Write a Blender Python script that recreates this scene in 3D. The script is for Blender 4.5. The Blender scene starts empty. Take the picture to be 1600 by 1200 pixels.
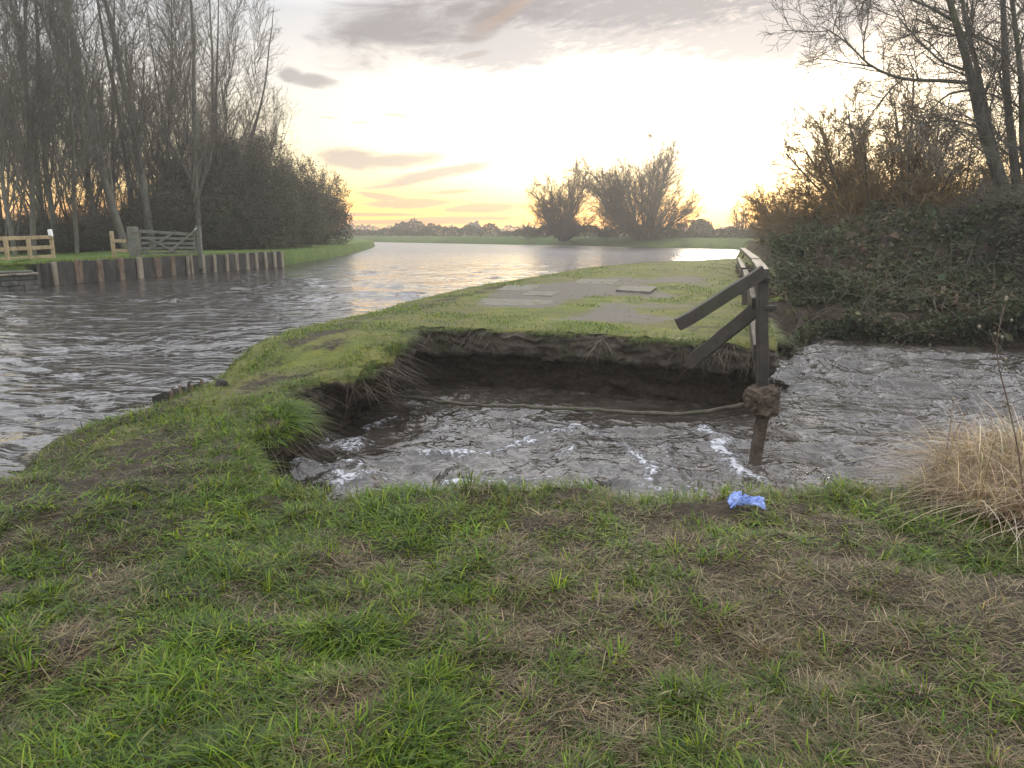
import bpy, math, random
import numpy as np
from mathutils import Vector

S = bpy.context.scene
COL = S.collection
R = math.radians

# ------------------------------------------------------------------ camera
CAM_H, PITCH, HFOV = 1.6, 11.35, 68.0
cam_d = bpy.data.cameras.new("camera")
cam_d.sensor_width = 36.0
cam_d.lens = 18.0 / math.tan(R(HFOV / 2))
cam_d.clip_start, cam_d.clip_end = 0.05, 12000
cam = bpy.data.objects.new("camera", cam_d)
COL.objects.link(cam)
cam.location = (0, 0, CAM_H)
cam.rotation_euler = (R(90 - PITCH), 0, 0)
S.camera = cam
FPX = 800 / math.tan(R(HFOV / 2))
CP, SP = math.cos(R(PITCH)), math.sin(R(PITCH))


def ray(px, py):
    u, v = (px - 800) / FPX, (600 - py) / FPX
    return (u, CP + v * SP, -SP + v * CP)


def at(px, py, z=0.0):
    d = ray(px, py)
    t = (z - CAM_H) / d[2]
    return (d[0] * t, d[1] * t, z)


def at_y(px, py, y):
    d = ray(px, py)
    t = y / d[1]
    return (d[0] * t, y, CAM_H + d[2] * t)


def azel(px, py):
    d = ray(px, py)
    return math.degrees(math.atan2(d[0], d[1])), math.degrees(math.atan2(d[2], math.hypot(d[0], d[1])))


# ------------------------------------------------------------------ light
SUN_AZ, SUN_EL = 16.5, 4.5
sunv = Vector((math.sin(R(SUN_AZ)) * math.cos(R(SUN_EL)), math.cos(R(SUN_AZ)) * math.cos(R(SUN_EL)), math.sin(R(SUN_EL))))
sl = bpy.data.lights.new("sun", 'SUN')
sl.energy, sl.angle, sl.color = 1.4, R(9), (1.0, 0.86, 0.66)
so = bpy.data.objects.new("sun", sl)
COL.objects.link(so)
so.rotation_euler = (-sunv).to_track_quat('-Z', 'Y').to_euler()
so.location = (30, 90, 40)

S.view_settings.view_transform = 'Standard'
S.view_settings.look = 'None'
S.view_settings.exposure = 0.6
S.view_settings.gamma = 1.0
S.render.engine = 'CYCLES'
S.cycles.max_bounces = 6
S.cycles.volume_bounces = 1
S.cycles.transparent_max_bounces = 6


class NT:
    def __init__(s, tree):
        s.t, s.n, s.l = tree, tree.nodes, tree.links

    def node(s, typ, **kw):
        n = s.n.new(typ)
        for k, v in kw.items():
            setattr(n, k, v)
        return n

    def put(s, sock, v):
        if hasattr(v, 'is_output'):
            s.l.new(v, sock)
        elif v is not None:
            if isinstance(v, (tuple, list)) and len(v) == 3 and sock.type == 'RGBA':
                v = (*v, 1)
            sock.default_value = v

    def m(s, op, a, b=None, c=None, clamp=False):
        n = s.node('ShaderNodeMath', operation=op, use_clamp=clamp)
        for i, v in enumerate((a, b, c)):
            if v is not None:
                s.put(n.inputs[i], v)
        return n.outputs[0]

    def mix(s, f, a, b, blend='MIX'):
        n = s.node('ShaderNodeMix', data_type='RGBA', blend_type=blend)
        s.put(n.inputs[0], f)
        s.put(n.inputs[6], a)
        s.put(n.inputs[7], b)
        return n.outputs[2]

    def step(s, v, lo, hi):
        n = s.node('ShaderNodeMapRange', interpolation_type='SMOOTHSTEP')
        s.put(n.inputs[0], v)
        n.inputs[1].default_value, n.inputs[2].default_value = lo, hi
        return n.outputs[0]

    def noise(s, vec, scale, detail=4, rough=.55, dist=0.0):
        n = s.node('ShaderNodeTexNoise')
        if vec is not None:
            s.l.new(vec, n.inputs['Vector'])
        n.inputs['Scale'].default_value = scale
        n.inputs['Detail'].default_value = detail
        n.inputs['Roughness'].default_value = rough
        n.inputs['Distortion'].default_value = dist
        return n.outputs['Fac']

    def ramp(s, f, stops):
        n = s.node('ShaderNodeValToRGB')
        s.put(n.inputs[0], f)
        e = n.color_ramp.elements
        while len(e) < len(stops):
            e.new(0.5)
        for el, (p, c) in zip(e, stops):
            el.position = p
            el.color = (*c, 1)
        return n.outputs[0]

    def xyz(s, x, y, z):
        n = s.node('ShaderNodeCombineXYZ')
        for i, v in enumerate((x, y, z)):
            s.put(n.inputs[i], v)
        return n.outputs[0]


def build_world():
    w = bpy.data.worlds.new("World")
    S.world = w
    w.use_nodes = True
    t = NT(w.node_tree)
    t.n.clear()
    out = t.node('ShaderNodeOutputWorld')
    tc = t.node('ShaderNodeTexCoord')
    nrm = t.node('ShaderNodeVectorMath', operation='NORMALIZE')
    t.l.new(tc.outputs['Generated'], nrm.inputs[0])
    sx = t.node('ShaderNodeSeparateXYZ')
    t.l.new(nrm.outputs[0], sx.inputs[0])
    X, Y, Z = sx.outputs
    az = t.m('MULTIPLY', t.m('ARCTAN2', X, Y), 180 / math.pi)
    el = t.m('MULTIPLY', t.m('ARCSINE', Z), 180 / math.pi)
    # clear sky: physical sky plus the sunset colours by elevation, near the sun and away from it
    sky = t.node('ShaderNodeTexSky', sky_type='NISHITA')
    sky.sun_disc = False
    sky.sun_elevation = R(SUN_EL)
    sky.sun_rotation = R(SUN_AZ)
    sky.air_density, sky.dust_density = 1.2, 2.0
    h = t.m('DIVIDE', t.m('MAXIMUM', el, 0.0), 30.0, clamp=True)
    k = 0.5
    sc = lambda st: [(p / 30, tuple(c * k for c in col)) for p, col in st]
    near = t.ramp(h, sc([(0, (1.15, .46, .03)), (.9, (1.4, .62, .02)), (2.0, (1.25, .70, .06)), (3.6, (1.1, .84, .26)), (6, (1.1, .99, .62)),
                         (9.5, (1.0, .95, .85)), (13, (.66, .63, .60)), (18, (.66, .66, .69)), (30, (1.5, 1.52, 1.62))]))
    far = t.ramp(h, sc([(0, (.68, .30, .10)), (.7, (1.05, .38, .03)), (1.5, (1.08, .47, .03)), (2.7, (.96, .56, .09)), (4.2, (.80, .62, .28)), (6.5, (.74, .65, .46)),
                        (10, (.51, .49, .475)), (14.5, (.375, .385, .42)), (20, (1.0, 1.03, 1.12)), (30, (1.5, 1.52, 1.62))]))
    gz = t.m('DIVIDE', t.m('SUBTRACT', az, 13.5), 15.5)
    g = t.m('POWER', math.e, t.m('MULTIPLY', t.m('MULTIPLY', gz, gz), -1.0))
    base = t.mix(g, far, near)
    base = t.mix(1.0, base, (2, 2, 2), 'MULTIPLY')
    base = t.mix(1.0, base, t.mix(1.0, sky.outputs[0], (.03, .03, .03), 'MULTIPLY'), 'ADD')
    gl = t.m('POWER', math.e, t.m('MULTIPLY', t.m('ADD', t.m('POWER', t.m('ABSOLUTE', t.m('DIVIDE', t.m('SUBTRACT', az, 13.0), 14.0)), 2.0),
                                                 t.m('POWER', t.m('ABSOLUTE', t.m('DIVIDE', t.m('SUBTRACT', el, 6.6), 4.2)), 2.0)), -1.0))
    glow = t.mix(gl, (0, 0, 0), (2.3, 2.05, 1.5))
    base = t.mix(1.0, base, glow, 'ADD')
    # dim cool sky away behind the viewer
    back = t.step(t.m('ABSOLUTE', az), 55, 130)
    base = t.mix(t.m('MULTIPLY', back, t.m('SUBTRACT', 1.0, t.step(el, 20, 50))), base, (.80, .84, .92))
    # clouds: ellipses in azimuth and elevation, frayed by noise
    ca, sa = az, el
    nv = t.xyz(t.m('MULTIPLY', ca, .16), t.m('MULTIPLY', sa, .55), 3.1)
    n1 = t.noise(nv, 1.0, 7, .62, .6)
    nv2 = t.xyz(t.m('MULTIPLY', t.m('ADD', ca, t.m('MULTIPLY', sa, 1.5)), .5), t.m('MULTIPLY', t.m('SUBTRACT', sa, t.m('MULTIPLY', ca, .25)), 2.0), 7.7)
    n2 = t.noise(nv2, 1.3, 6, .6, .3)

    def blob(px, py, wpx, hpx, tilt=0.0):
        a0, e0 = azel(px, py)
        wa, he = wpx * 0.042, hpx * 0.045
        c, s = math.cos(R(tilt)), math.sin(R(tilt))
        da, de = t.m('SUBTRACT', ca, a0), t.m('SUBTRACT', sa, e0)
        u = t.m('DIVIDE', t.m('ADD', t.m('MULTIPLY', da, c), t.m('MULTIPLY', de, s)), wa)
        v = t.m('DIVIDE', t.m('SUBTRACT', t.m('MULTIPLY', de, c), t.m('MULTIPLY', da, s)), he)
        return t.m('SUBTRACT', 1.0, t.m('ADD', t.m('MULTIPLY', u, u), t.m('MULTIPLY', v, v)))

    def layer(blobs, col, opacity, nz, amp, lo, hi):
        nonlocal base
        tot = None
        for b in blobs:
            v = blob(*b)
            tot = v if tot is None else t.m('MAXIMUM', tot, v)
        tot = t.m('MAXIMUM', tot, -2.0)
        d = t.m('ADD', tot, t.m('MULTIPLY', t.m('SUBTRACT', nz, .5), amp))
        base = t.mix(t.m('MULTIPLY', t.step(d, lo, hi), opacity), base, col)
        return d

    layer([(960, 25, 330, 70, -3), (1180, 60, 200, 45, -2), (780, 70, 150, 50, 0), (1250, 20, 160, 60, 0)], (0.390, 0.367, 0.373), .9, n2, 1.5, -.25, .8)
    layer([(1010, 10, 300, 40, 0)], (0.213, 0.200, 0.213), .7, n2, 2.2, .0, .9)
    layer([(630, 35, 140, 62, 12), (720, 5, 170, 40, 0)], (0.178, 0.163, 0.173), .88, n1, 3.6, -.5, 1.3)
    layer([(765, 35, 75, 26, 32)], (0.176, 0.144, 0.138), .7, n1, 1.2, .1, .9)
    layer([(790, 22, 90, 12, 30)], (0.330, 0.223, 0.160), .5, n1, 1.0, .2, .9)
    layer([(486, 126, 52, 13, -3), (455, 118, 26, 14, 0)], (0.223, 0.208, 0.213), .8, n1, 2.0, .0, .9)
    layer([(610, 252, 135, 17, 4), (560, 250, 90, 22, -4), (700, 268, 130, 11, 9), (640, 280, 95, 13, 10)], (0.250, 0.197, 0.176), .85, n1, 2.2, .0, .8)
    layer([(640, 318, 100, 11, 2), (600, 308, 60, 7, -8), (760, 325, 95, 9, 2), (700, 300, 60, 5, 4)], (0.277, 0.176, 0.123), .75, n1, 2.0, .1, .8)
    layer([(540, 335, 160, 4, 0), (720, 342, 130, 5, 1), (620, 347, 200, 5, 0)], (0.266, 0.160, 0.107), .7, n1, 1.8, .0, .8)
    layer([(620, 180, 38, 4, -3), (563, 191, 26, 3, 3), (515, 184, 26, 3, -4), (740, 85, 40, 7, 10), (920, 194, 24, 3, 2), (1020, 212, 34, 4, 4), (930, 238, 30, 5, 6)], (0.298, 0.250, 0.213), .62, n1, 1.3, .2, .9)
    low = t.m('MULTIPLY', t.m('SUBTRACT', 1.0, t.step(el, .15, 1.0)), t.m('SUBTRACT', 1.0, t.m('MULTIPLY', g, .55)))
    base = t.mix(t.m('MULTIPLY', low, .22), base, (.29, .21, .20))
    # overcast layer high overhead, broken
    hi_n = t.noise(nrm.outputs[0], 3.0, 5, .6)
    base = t.mix(t.m('MULTIPLY', t.step(el, 22, 45), t.step(hi_n, .42, .62)), base, (1.55, 1.58, 1.66))
    bg2 = t.node('ShaderNodeBackground')
    t.l.new(base, bg2.inputs[0])
    bg2.inputs[1].default_value = 1.0
    t.l.new(bg2.outputs[0], out.inputs[0])
    w.cycles.sampling_method = 'MANUAL'
    w.cycles.sample_map_resolution = 1024


build_world()

# ------------------------------------------------------------------ helpers


def hashn(ix, iy, iz):
    h = (ix.astype(np.int64) * 374761393 + iy.astype(np.int64) * 668265263 + iz.astype(np.int64) * 2147483647 * 3 + 1274126177) & 0xFFFFFFFF
    h = ((h ^ (h >> 13)) * 1274126177) & 0xFFFFFFFF
    h = ((h ^ (h >> 16)) * 2246822519) & 0xFFFFFFFF
    return ((h ^ (h >> 15)) & 0xFFFFFF) / float(0xFFFFFF)


def vn(x, y, z=0.0):
    x, y = np.asarray(x, float), np.asarray(y, float)
    z = np.broadcast_to(np.asarray(z, float), x.shape)
    ix, iy, iz = np.floor(x), np.floor(y), np.floor(z)
    fx, fy, fz = x - ix, y - iy, z - iz
    fx, fy, fz = (f * f * f * (f * (f * 6 - 15) + 10) for f in (fx, fy, fz))
    r = 0
    for a in (0, 1):
        for b in (0, 1):
            for c in (0, 1):
                r = r + hashn(ix + a, iy + b, iz + c) * (fx if a else 1 - fx) * (fy if b else 1 - fy) * (fz if c else 1 - fz)
    return r * 2 - 1


def fbm(x, y, z=0.0, o=4, g=.5):
    s, a, f = 0, 1.0, 1.0
    for i in range(o):
        s = s + a * vn(x * f + 17.3 * i, y * f - 9.1 * i, np.asarray(z) * f + 3.7 * i)
        a *= g
        f *= 2.03
    return s


def sstep(x, a, b):
    t = np.clip((x - a) / (b - a), 0, 1)
    return t * t * (3 - 2 * t)


def mesh(name, V, faces, mat=None, parent=None, smooth=True, attrs=None, loc=None):
    """faces: list of int arrays, each (n, k)"""
    V = np.asarray(V, np.float32)
    me = bpy.data.meshes.new(name)
    me.vertices.add(len(V))
    me.vertices.foreach_set('co', V.ravel())
    faces = [np.asarray(f, np.int32) for f in faces if len(f)]
    nl = sum(f.size for f in faces)
    nf = sum(len(f) for f in faces)
    me.loops.add(nl)
    me.polygons.add(nf)
    me.loops.foreach_set('vertex_index', np.concatenate([f.ravel() for f in faces]))
    tot = np.concatenate([np.full(len(f), f.shape[1], np.int32) for f in faces])
    st = np.concatenate([[0], np.cumsum(tot)[:-1]]).astype(np.int32)
    me.polygons.foreach_set('loop_start', st)
    me.polygons.foreach_set('loop_total', tot)
    me.polygons.foreach_set('use_smooth', np.full(nf, smooth, bool))
    me.update(calc_edges=True)
    for k, a in (attrs or {}).items():
        a = np.asarray(a, np.float32)
        if a.ndim == 1:
            at_ = me.attributes.new(k, 'FLOAT', 'POINT')
            at_.data.foreach_set('value', a)
        else:
            at_ = me.attributes.new(k, 'FLOAT_COLOR', 'POINT')
            c = np.ones((len(a), 4), np.float32)
            c[:, :3] = a
            at_.data.foreach_set('color', c.ravel())
    if mat:
        me.materials.append(mat)
    o = bpy.data.objects.new(name, me)
    COL.objects.link(o)
    if parent:
        o.parent = parent
    if loc is not None:
        o.location = loc
    return o


def tag(o, label=None, cat=None, group=None, kind=None):
    for k, v in (('label', label), ('category', cat), ('group', group), ('kind', kind)):
        if v:
            o[k] = v
    return o


def empty(name, loc, label, cat, group=None, rz=0.0):
    o = bpy.data.objects.new(name, None)
    COL.objects.link(o)
    o.location = loc
    o.rotation_euler = (0, 0, rz)
    o.empty_display_size = .2
    return tag(o, label, cat, group)


def copy_thing(src, loc, rot=(0, 0, 0), scale=(1, 1, 1), label=None):
    c = src.copy()
    COL.objects.link(c)
    c.location, c.rotation_euler, c.scale = loc, rot, scale
    if label:
        c['label'] = label
    for ch in list(src.children):
        d = ch.copy()
        COL.objects.link(d)
        d.parent = c
        for g in ch.children:
            e = g.copy()
            COL.objects.link(e)
            e.parent = d
    return c


def grid_faces(ny, nx, keep=None):
    i = np.arange(ny * nx).reshape(ny, nx)
    f = np.stack([i[:-1, :-1], i[:-1, 1:], i[1:, 1:], i[1:, :-1]], -1)
    return f.reshape(-1, 4) if keep is None else f[keep]


class Shape:
    """collects tubes / boxes into one mesh"""

    def __init__(s):
        s.V, s.F, s.n = [], {}, 0

    def add(s, V, F):
        V = np.asarray(V, float).reshape(-1, 3)
        for f in F:
            s.F.setdefault(len(f), []).append([i + s.n for i in f])
        s.V.append(V)
        s.n += len(V)

    def beam(s, a, b, w, h, up=(0, 0, 1), rough=0.0, rng=None, segs=1, bev=.004):
        """a rectangular timber from a to b: w across, h along up; softly bevelled"""
        a, b, up = (np.array(v, float) for v in (a, b, up))
        d = b - a
        L = np.linalg.norm(d)
        d /= L
        side = np.cross(d, up)
        side /= np.linalg.norm(side)
        up = np.cross(side, d)
        c = bev
        prof = [(-w / 2 + c, -h / 2), (w / 2 - c, -h / 2), (w / 2, -h / 2 + c), (w / 2, h / 2 - c), (w / 2 - c, h / 2), (-w / 2 + c, h / 2), (-w / 2, h / 2 - c), (-w / 2, -h / 2 + c)]
        V = []
        ts = [0.0] + ([c / L] if L > 4 * c else []) + [(i + 1) / segs for i in range(segs - 1)] + ([1 - c / L] if L > 4 * c else []) + [1.0]
        for k, t in enumerate(ts):
            sh = .0 if 0 < k < len(ts) - 1 else c
            jx, jz = (rng.uniform(-rough, rough), rng.uniform(-rough, rough)) if rng else (0, 0)
            for (x, z) in prof:
                x2 = x - math.copysign(sh, x)
                z2 = z - math.copysign(sh, z)
                V.append(a + d * L * t + side * (x2 + jx) + up * (z2 + jz))
        n = len(prof)
        F = [[i for i in range(n)][::-1], [(len(ts) - 1) * n + i for i in range(n)]]
        for k in range(len(ts) - 1):
            for i in range(n):
                F.append([k * n + i, k * n + (i + 1) % n, (k + 1) * n + (i + 1) % n, (k + 1) * n + i])
        s.add(V, F)
        return s

    def tube(s, pts, radii, sides=8, cap=True):
        P = np.array(pts, float)
        n = len(P)
        T = np.gradient(P, axis=0)
        T /= np.linalg.norm(T, axis=1)[:, None]
        ref = np.array((0, 0, 1.0)) if abs(T[0][2]) < .9 else np.array((1.0, 0, 0))
        V = []
        for k in range(n):
            u = np.cross(T[k], ref)
            u /= np.linalg.norm(u)
            v = np.cross(T[k], u)
            for j in range(sides):
                a = 2 * math.pi * j / sides
                V.append(P[k] + (u * math.cos(a) + v * math.sin(a)) * radii[k])
        F = []
        for k in range(n - 1):
            for j in range(sides):
                F.append([k * sides + j, k * sides + (j + 1) % sides, (k + 1) * sides + (j + 1) % sides, (k + 1) * sides + j])
        if cap:
            F.append(list(range(sides))[::-1])
            F.append([(n - 1) * sides + j for j in range(sides)])
        s.add(V, F)
        return s

    def build(s, name, mat, parent=None, smooth=False):
        return mesh(name, np.concatenate(s.V), [np.array(v) for v in s.F.values()], mat, parent, smooth)


# ------------------------------------------------------------------ materials
def material(name):
    m = bpy.data.materials.new(name)
    m.use_nodes = True
    t = NT(m.node_tree)
    b = t.n.get('Principled BSDF')
    return m, t, b


def rough_mat(name, c1, c2, scale=6, rough=.85, bump=.3, c3=None, s3=1.5, stretch=(1, 1, 1), bump_scale=None, spec=.3, dist=.02):
    m, t, b = material(name)
    tc = t.node('ShaderNodeTexCoord')
    mp = t.node('ShaderNodeMapping')
    t.l.new(tc.outputs['Object'], mp.inputs[0])
    mp.inputs['Scale'].default_value = stretch
    v = mp.outputs[0]
    n = t.noise(v, scale, 6, .62)
    c = t.mix(t.step(n, .33, .67), c1, c2)
    if c3:
        c = t.mix(t.step(t.noise(v, s3, 5, .6), .50, .66), c, c3)
    t.put(b.inputs['Base Color'], c)
    b.inputs['Roughness'].default_value = rough
    b.inputs['Specular IOR Level'].default_value = spec
    bp = t.node('ShaderNodeBump')
    bp.inputs['Strength'].default_value = bump
    bp.inputs['Distance'].default_value = dist
    t.l.new(t.noise(v, bump_scale or scale * 3, 5, .65), bp.inputs['Height'])
    t.l.new(bp.outputs[0], b.inputs['Normal'])
    return m


def leaf_mat(name, trans=.35, rough=.55, spec=.3):
    """thin leaves and blades coloured by the mesh attribute Col"""
    m, t, b = material(name)
    a = t.node('ShaderNodeAttribute', attribute_name='Col')
    t.put(b.inputs['Base Color'], a.outputs['Color'])
    b.inputs['Roughness'].default_value = rough
    b.inputs['Specular IOR Level'].default_value = spec
    tr = t.node('ShaderNodeBsdfTranslucent')
    t.put(tr.inputs[0], t.mix(1.0, a.outputs['Color'], (1.35, 1.25, .75), 'MULTIPLY'))
    mx = t.node('ShaderNodeMixShader')
    mx.inputs[0].default_value = trans
    t.l.new(b.outputs[0], mx.inputs[1])
    t.l.new(tr.outputs[0], mx.inputs[2])
    t.l.new(mx.outputs[0], t.n['Material Output'].inputs[0])
    return m


M = {}
M['blade'] = leaf_mat('grass_blade', .42, .45, .28)
M['leaf'] = leaf_mat('leaf', .25, .7, .12)
M['bark'] = rough_mat('bark', (.075, .072, .056), (.125, .12, .095), 9, .95, .5, (.09, .10, .05), 2.0, (1, 1, .25))
M['twig'] = rough_mat('twig', (.095, .085, .064), (.14, .125, .095), 3, .9, .0)
M['backlit_twig'] = rough_mat('backlit_twig', (.15, .10, .04), (.21, .14, .06), 1, .8, .0)  # golden backlight of the low sun painted into the twig colour
M['willow'] = rough_mat('willow_twig', (.075, .052, .028), (.11, .078, .04), 1, .9, .0)
M['wood'] = rough_mat('weathered_timber', (.022, .018, .014), (.048, .040, .031), 5, .62, .8, (.034, .036, .018), 3, (1, 1, 1), 34, .4, .008)
M['pale_wood'] = rough_mat('fence_timber', (.24, .18, .095), (.34, .26, .145), 5, .75, .3, (.19, .15, .08), 3)
M['grey_wood'] = rough_mat('old_gate_timber', (.085, .088, .068), (.135, .135, .11), 7, .8, .4, (.07, .085, .045), 3)
M['white'] = rough_mat('white_paint', (.68, .68, .66), (.78, .78, .76), 8, .55, .1)
M['rust'] = rough_mat('rusty_steel', (.085, .055, .038), (.15, .105, .072), 9, .85, .5, (.17, .14, .10), 5, (1, 1, .4))
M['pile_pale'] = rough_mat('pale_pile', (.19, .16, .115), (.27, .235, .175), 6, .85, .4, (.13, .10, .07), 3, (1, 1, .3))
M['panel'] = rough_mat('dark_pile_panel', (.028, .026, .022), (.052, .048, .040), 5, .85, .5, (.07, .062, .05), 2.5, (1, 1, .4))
M['concrete'] = rough_mat('mossy_concrete', (.10, .092, .075), (.165, .152, .128), 7, .92, .6, (.08, .095, .025), 3.4, (1, 1, 1), 40, .3, .01)
M['footing'] = rough_mat('rough_concrete', (.062, .046, .034), (.125, .096, .072), 18, .95, 1.0, (.045, .034, .025), 6, (1, 1, 1), 45, .2, .03)
M['cable'] = rough_mat('muddy_cable', (.06, .05, .038), (.11, .095, .072), 12, .9, .8, (.07, .075, .04), 5)
M['stone'] = rough_mat('wall_stone', (.07, .068, .06), (.12, .115, .10), 6, .9, .6, (.05, .055, .04), 2)


def ground_mat():
    m, t, b = material('earth_and_turf')
    g = t.node('ShaderNodeNewGeometry')
    P = g.outputs['Position']
    turf = t.node('ShaderNodeAttribute', attribute_name='turf').outputs['Fac']
    grav = t.node('ShaderNodeAttribute', attribute_name='gravel').outputs['Fac']
    dead = t.node('ShaderNodeAttribute', attribute_name='dead').outputs['Fac']
    n1, n2, n3 = t.noise(P, 2.2, 6, .6), t.noise(P, 14, 5, .65), t.noise(P, 70, 3, .6)
    soil = t.mix(t.step(n2, .3, .7), (.020, .015, .010), (.052, .040, .027))
    soil = t.mix(t.m('MULTIPLY', t.step(n3, .5, .75), .35), soil, (.10, .078, .055))
    moss = t.mix(t.step(n1, .35, .65), (.060, .090, .015), (.16, .165, .022))
    moss = t.mix(t.step(n2, .35, .7), moss, (.060, .078, .017))
    moss = t.mix(t.m('MULTIPLY', t.step(n3, .52, .66), .45), moss, (.17, .165, .05))
    litter = t.mix(t.step(n2, .35, .7), (.060, .045, .030), (.145, .108, .068))
    moss = t.mix(dead, moss, litter)
    gr = t.mix(t.step(n3, .35, .65), (.07, .066, .052), (.145, .134, .112))
    gr = t.mix(t.m('MULTIPLY', t.step(n2, .45, .7), .6), gr, (.13, .105, .082))
    tm = t.step(t.m('ADD', turf, t.m('MULTIPLY', t.m('SUBTRACT', n2, .5), .8)), .35, .6)
    band = t.node('ShaderNodeAttribute', attribute_name='band').outputs['Fac']
    cap = t.mix(t.step(n2, .3, .7), (.050, .041, .031), (.098, .082, .064))
    cap = t.mix(t.m('MULTIPLY', t.step(n1, .52, .66), .7), cap, (.05, .06, .022))
    soil = t.mix(band, soil, cap)
    c = t.mix(tm, soil, moss)
    gm = t.step(t.m('ADD', grav, t.m('ADD', t.m('MULTIPLY', t.m('SUBTRACT', n1, .5), 1.3), t.m('MULTIPLY', t.m('SUBTRACT', n2, .5), .9))), .38, .68)
    c = t.mix(gm, c, gr)
    t.put(b.inputs['Base Color'], c)
    b.inputs['Roughness'].default_value = .92
    b.inputs['Specular IOR Level'].default_value = .2
    hgt = t.m('ADD', t.m('MULTIPLY', n2, .6), t.m('MULTIPLY', n3, .25))
    bp = t.node('ShaderNodeBump')
    bp.inputs['Strength'].default_value = .8
    bp.inputs['Distance'].default_value = .05
    t.l.new(hgt, bp.inputs['Height'])
    t.l.new(bp.outputs[0], b.inputs['Normal'])
    return m


def field_mat(name, c1, c2, c3, s=.15):
    m, t, b = material(name)
    g = t.node('ShaderNodeNewGeometry')
    P = g.outputs['Position']
    c = t.mix(t.step(t.noise(P, s, 5, .6), .35, .65), c1, c2)
    c = t.mix(t.step(t.noise(P, s * 12, 4, .6), .42, .7), c, c3)
    t.put(b.inputs['Base Color'], c)
    b.inputs['Roughness'].default_value = .95
    b.inputs['Specular IOR Level'].default_value = .1
    bp = t.node('ShaderNodeBump')
    bp.inputs['Strength'].default_value = .7
    bp.inputs['Distance'].default_value = .15
    t.l.new(t.noise(P, 5, 4, .6), bp.inputs['Height'])
    t.l.new(bp.outputs[0], b.inputs['Normal'])
    return m


def canal_mat():
    m, t, b = material('canal_water')
    g = t.node('ShaderNodeNewGeometry')
    P = g.outputs['Position']
    b.inputs['Base Color'].default_value = (.030, .026, .022, 1)
    b.inputs['IOR'].default_value = 1.6
    sx = t.node('ShaderNodeSeparateXYZ')
    t.l.new(P, sx.inputs[0])
    t.put(b.inputs['Roughness'], t.m('ADD', .06, t.m('MULTIPLY', t.step(sx.outputs[1], 25, 75), .24)))
    mp = t.node('ShaderNodeMapping')
    t.l.new(P, mp.inputs[0])
    mp.inputs['Rotation'].default_value = (0, 0, R(12))
    mp.inputs['Scale'].default_value = (.55, 1.25, 1)
    v = mp.outputs[0]
    a = t.noise(v, 2.2, 2, .5, .8)
    c = t.noise(v, 8.0, 2, .5, .5)
    hh = t.m('ADD', t.m('MULTIPLY', a, 1.0), t.m('MULTIPLY', c, .22))
    bp = t.node('ShaderNodeBump')
    bp.inputs['Strength'].default_value = 1.0
    bp.inputs['Distance'].default_value = .12
    t.l.new(hh, bp.inputs['Height'])
    t.l.new(bp.outputs[0], b.inputs['Normal'])
    return m


def stream_mat():
    m, t, b = material('stream_water')
    g = t.node('ShaderNodeNewGeometry')
    P = g.outputs['Position']
    fo = t.node('ShaderNodeAttribute', attribute_name='foam').outputs['Fac']
    n = t.noise(P, 9, 6, .68, 1.5)
    n2 = t.noise(P, 2.2, 4, .6, .8)
    nf = t.noise(P, 38, 4, .65, .6)
    f = t.m('MULTIPLY', t.step(t.m('ADD', t.m('MULTIPLY', fo, t.m('ADD', .35, t.m('MULTIPLY', t.step(n, .36, .66), 1.05))), t.m('MULTIPLY', t.m('SUBTRACT', nf, .5), 1.3)), .38, 1.05), .9)
    murk = t.mix(t.step(n2, .35, .65), (.030, .025, .020), (.062, .053, .043))
    t.put(b.inputs['Base Color'], t.mix(f, murk, (.50, .51, .54)))
    t.put(b.inputs['Roughness'], t.m('ADD', .06, t.m('MULTIPLY', f, .55)))
    b.inputs['IOR'].default_value = 1.55
    bp = t.node('ShaderNodeBump')
    bp.inputs['Strength'].default_value = .9
    bp.inputs['Distance'].default_value = .05
    t.l.new(t.m('ADD', t.noise(P, 3.2, 2, .5, 2.6), t.m('MULTIPLY', f, .3)), bp.inputs['Height'])
    t.l.new(bp.outputs[0], b.inputs['Normal'])
    return m


M['ground'] = ground_mat()
M['verge'] = field_mat('verge_grass', (.060, .10, .022), (.095, .14, .03), (.045, .070, .018), .4)
M['field'] = field_mat('far_grass', (.055, .085, .024), (.085, .115, .034), (.060, .066, .03), .05)
M['bed'] = field_mat('river_bed', (.05, .04, .03), (.07, .055, .04), (.04, .035, .025), .4)
M['canal'] = canal_mat()
M['stream'] = stream_mat()

CANAL_Z, POOL_Z = -0.15, -0.66

# ------------------------------------------------------------------ outline of the near land
canal_px = [(1180, 403), (1080, 408), (1000, 413), (920, 421), (830, 439), (760, 450), (700, 463), (620, 484), (580, 498), (500, 520), (430, 542), (370, 573), (310, 600),
            (250, 627), (190, 645), (130, 660), (60, 704), (0, 748)]
canal_edge = [(60, 55.0), (30, 53.0)] + [at(x, y, -.02 if y > 500 else .03)[:2] for x, y in canal_px] + [(-5.0, 3.6), (-9, 2.2), (-16, 0.5), (-30, -3)]
pool_px = [(1600, 716, 0), (1500, 735, 0), (1430, 757, 0), (1300, 764, 0), (1200, 766, 0), (1080, 776, 0), (1000, 779, 0), (900, 772, 0), (800, 776, 0), (700, 771, 0), (600, 770, 0),
           (520, 776, 0), (466, 768, 0), (424, 748, 0), (402, 722, 0), (380, 704, 0), (396, 688, 0), (436, 684, 0), (462, 670, 0), (458, 650, 0), (436, 632, 0), (458, 610, .02),
           (500, 594, .04), (552, 580, .06), (606, 566, .07), (632, 548, .08), (640, 526, .13), (700, 522, .13), (800, 527, .13), (900, 532, .13), (960, 536, .13), (1050, 541, .13),
           (1120, 544, .13), (1180, 546, .13), (1213, 545, .13)]
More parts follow.
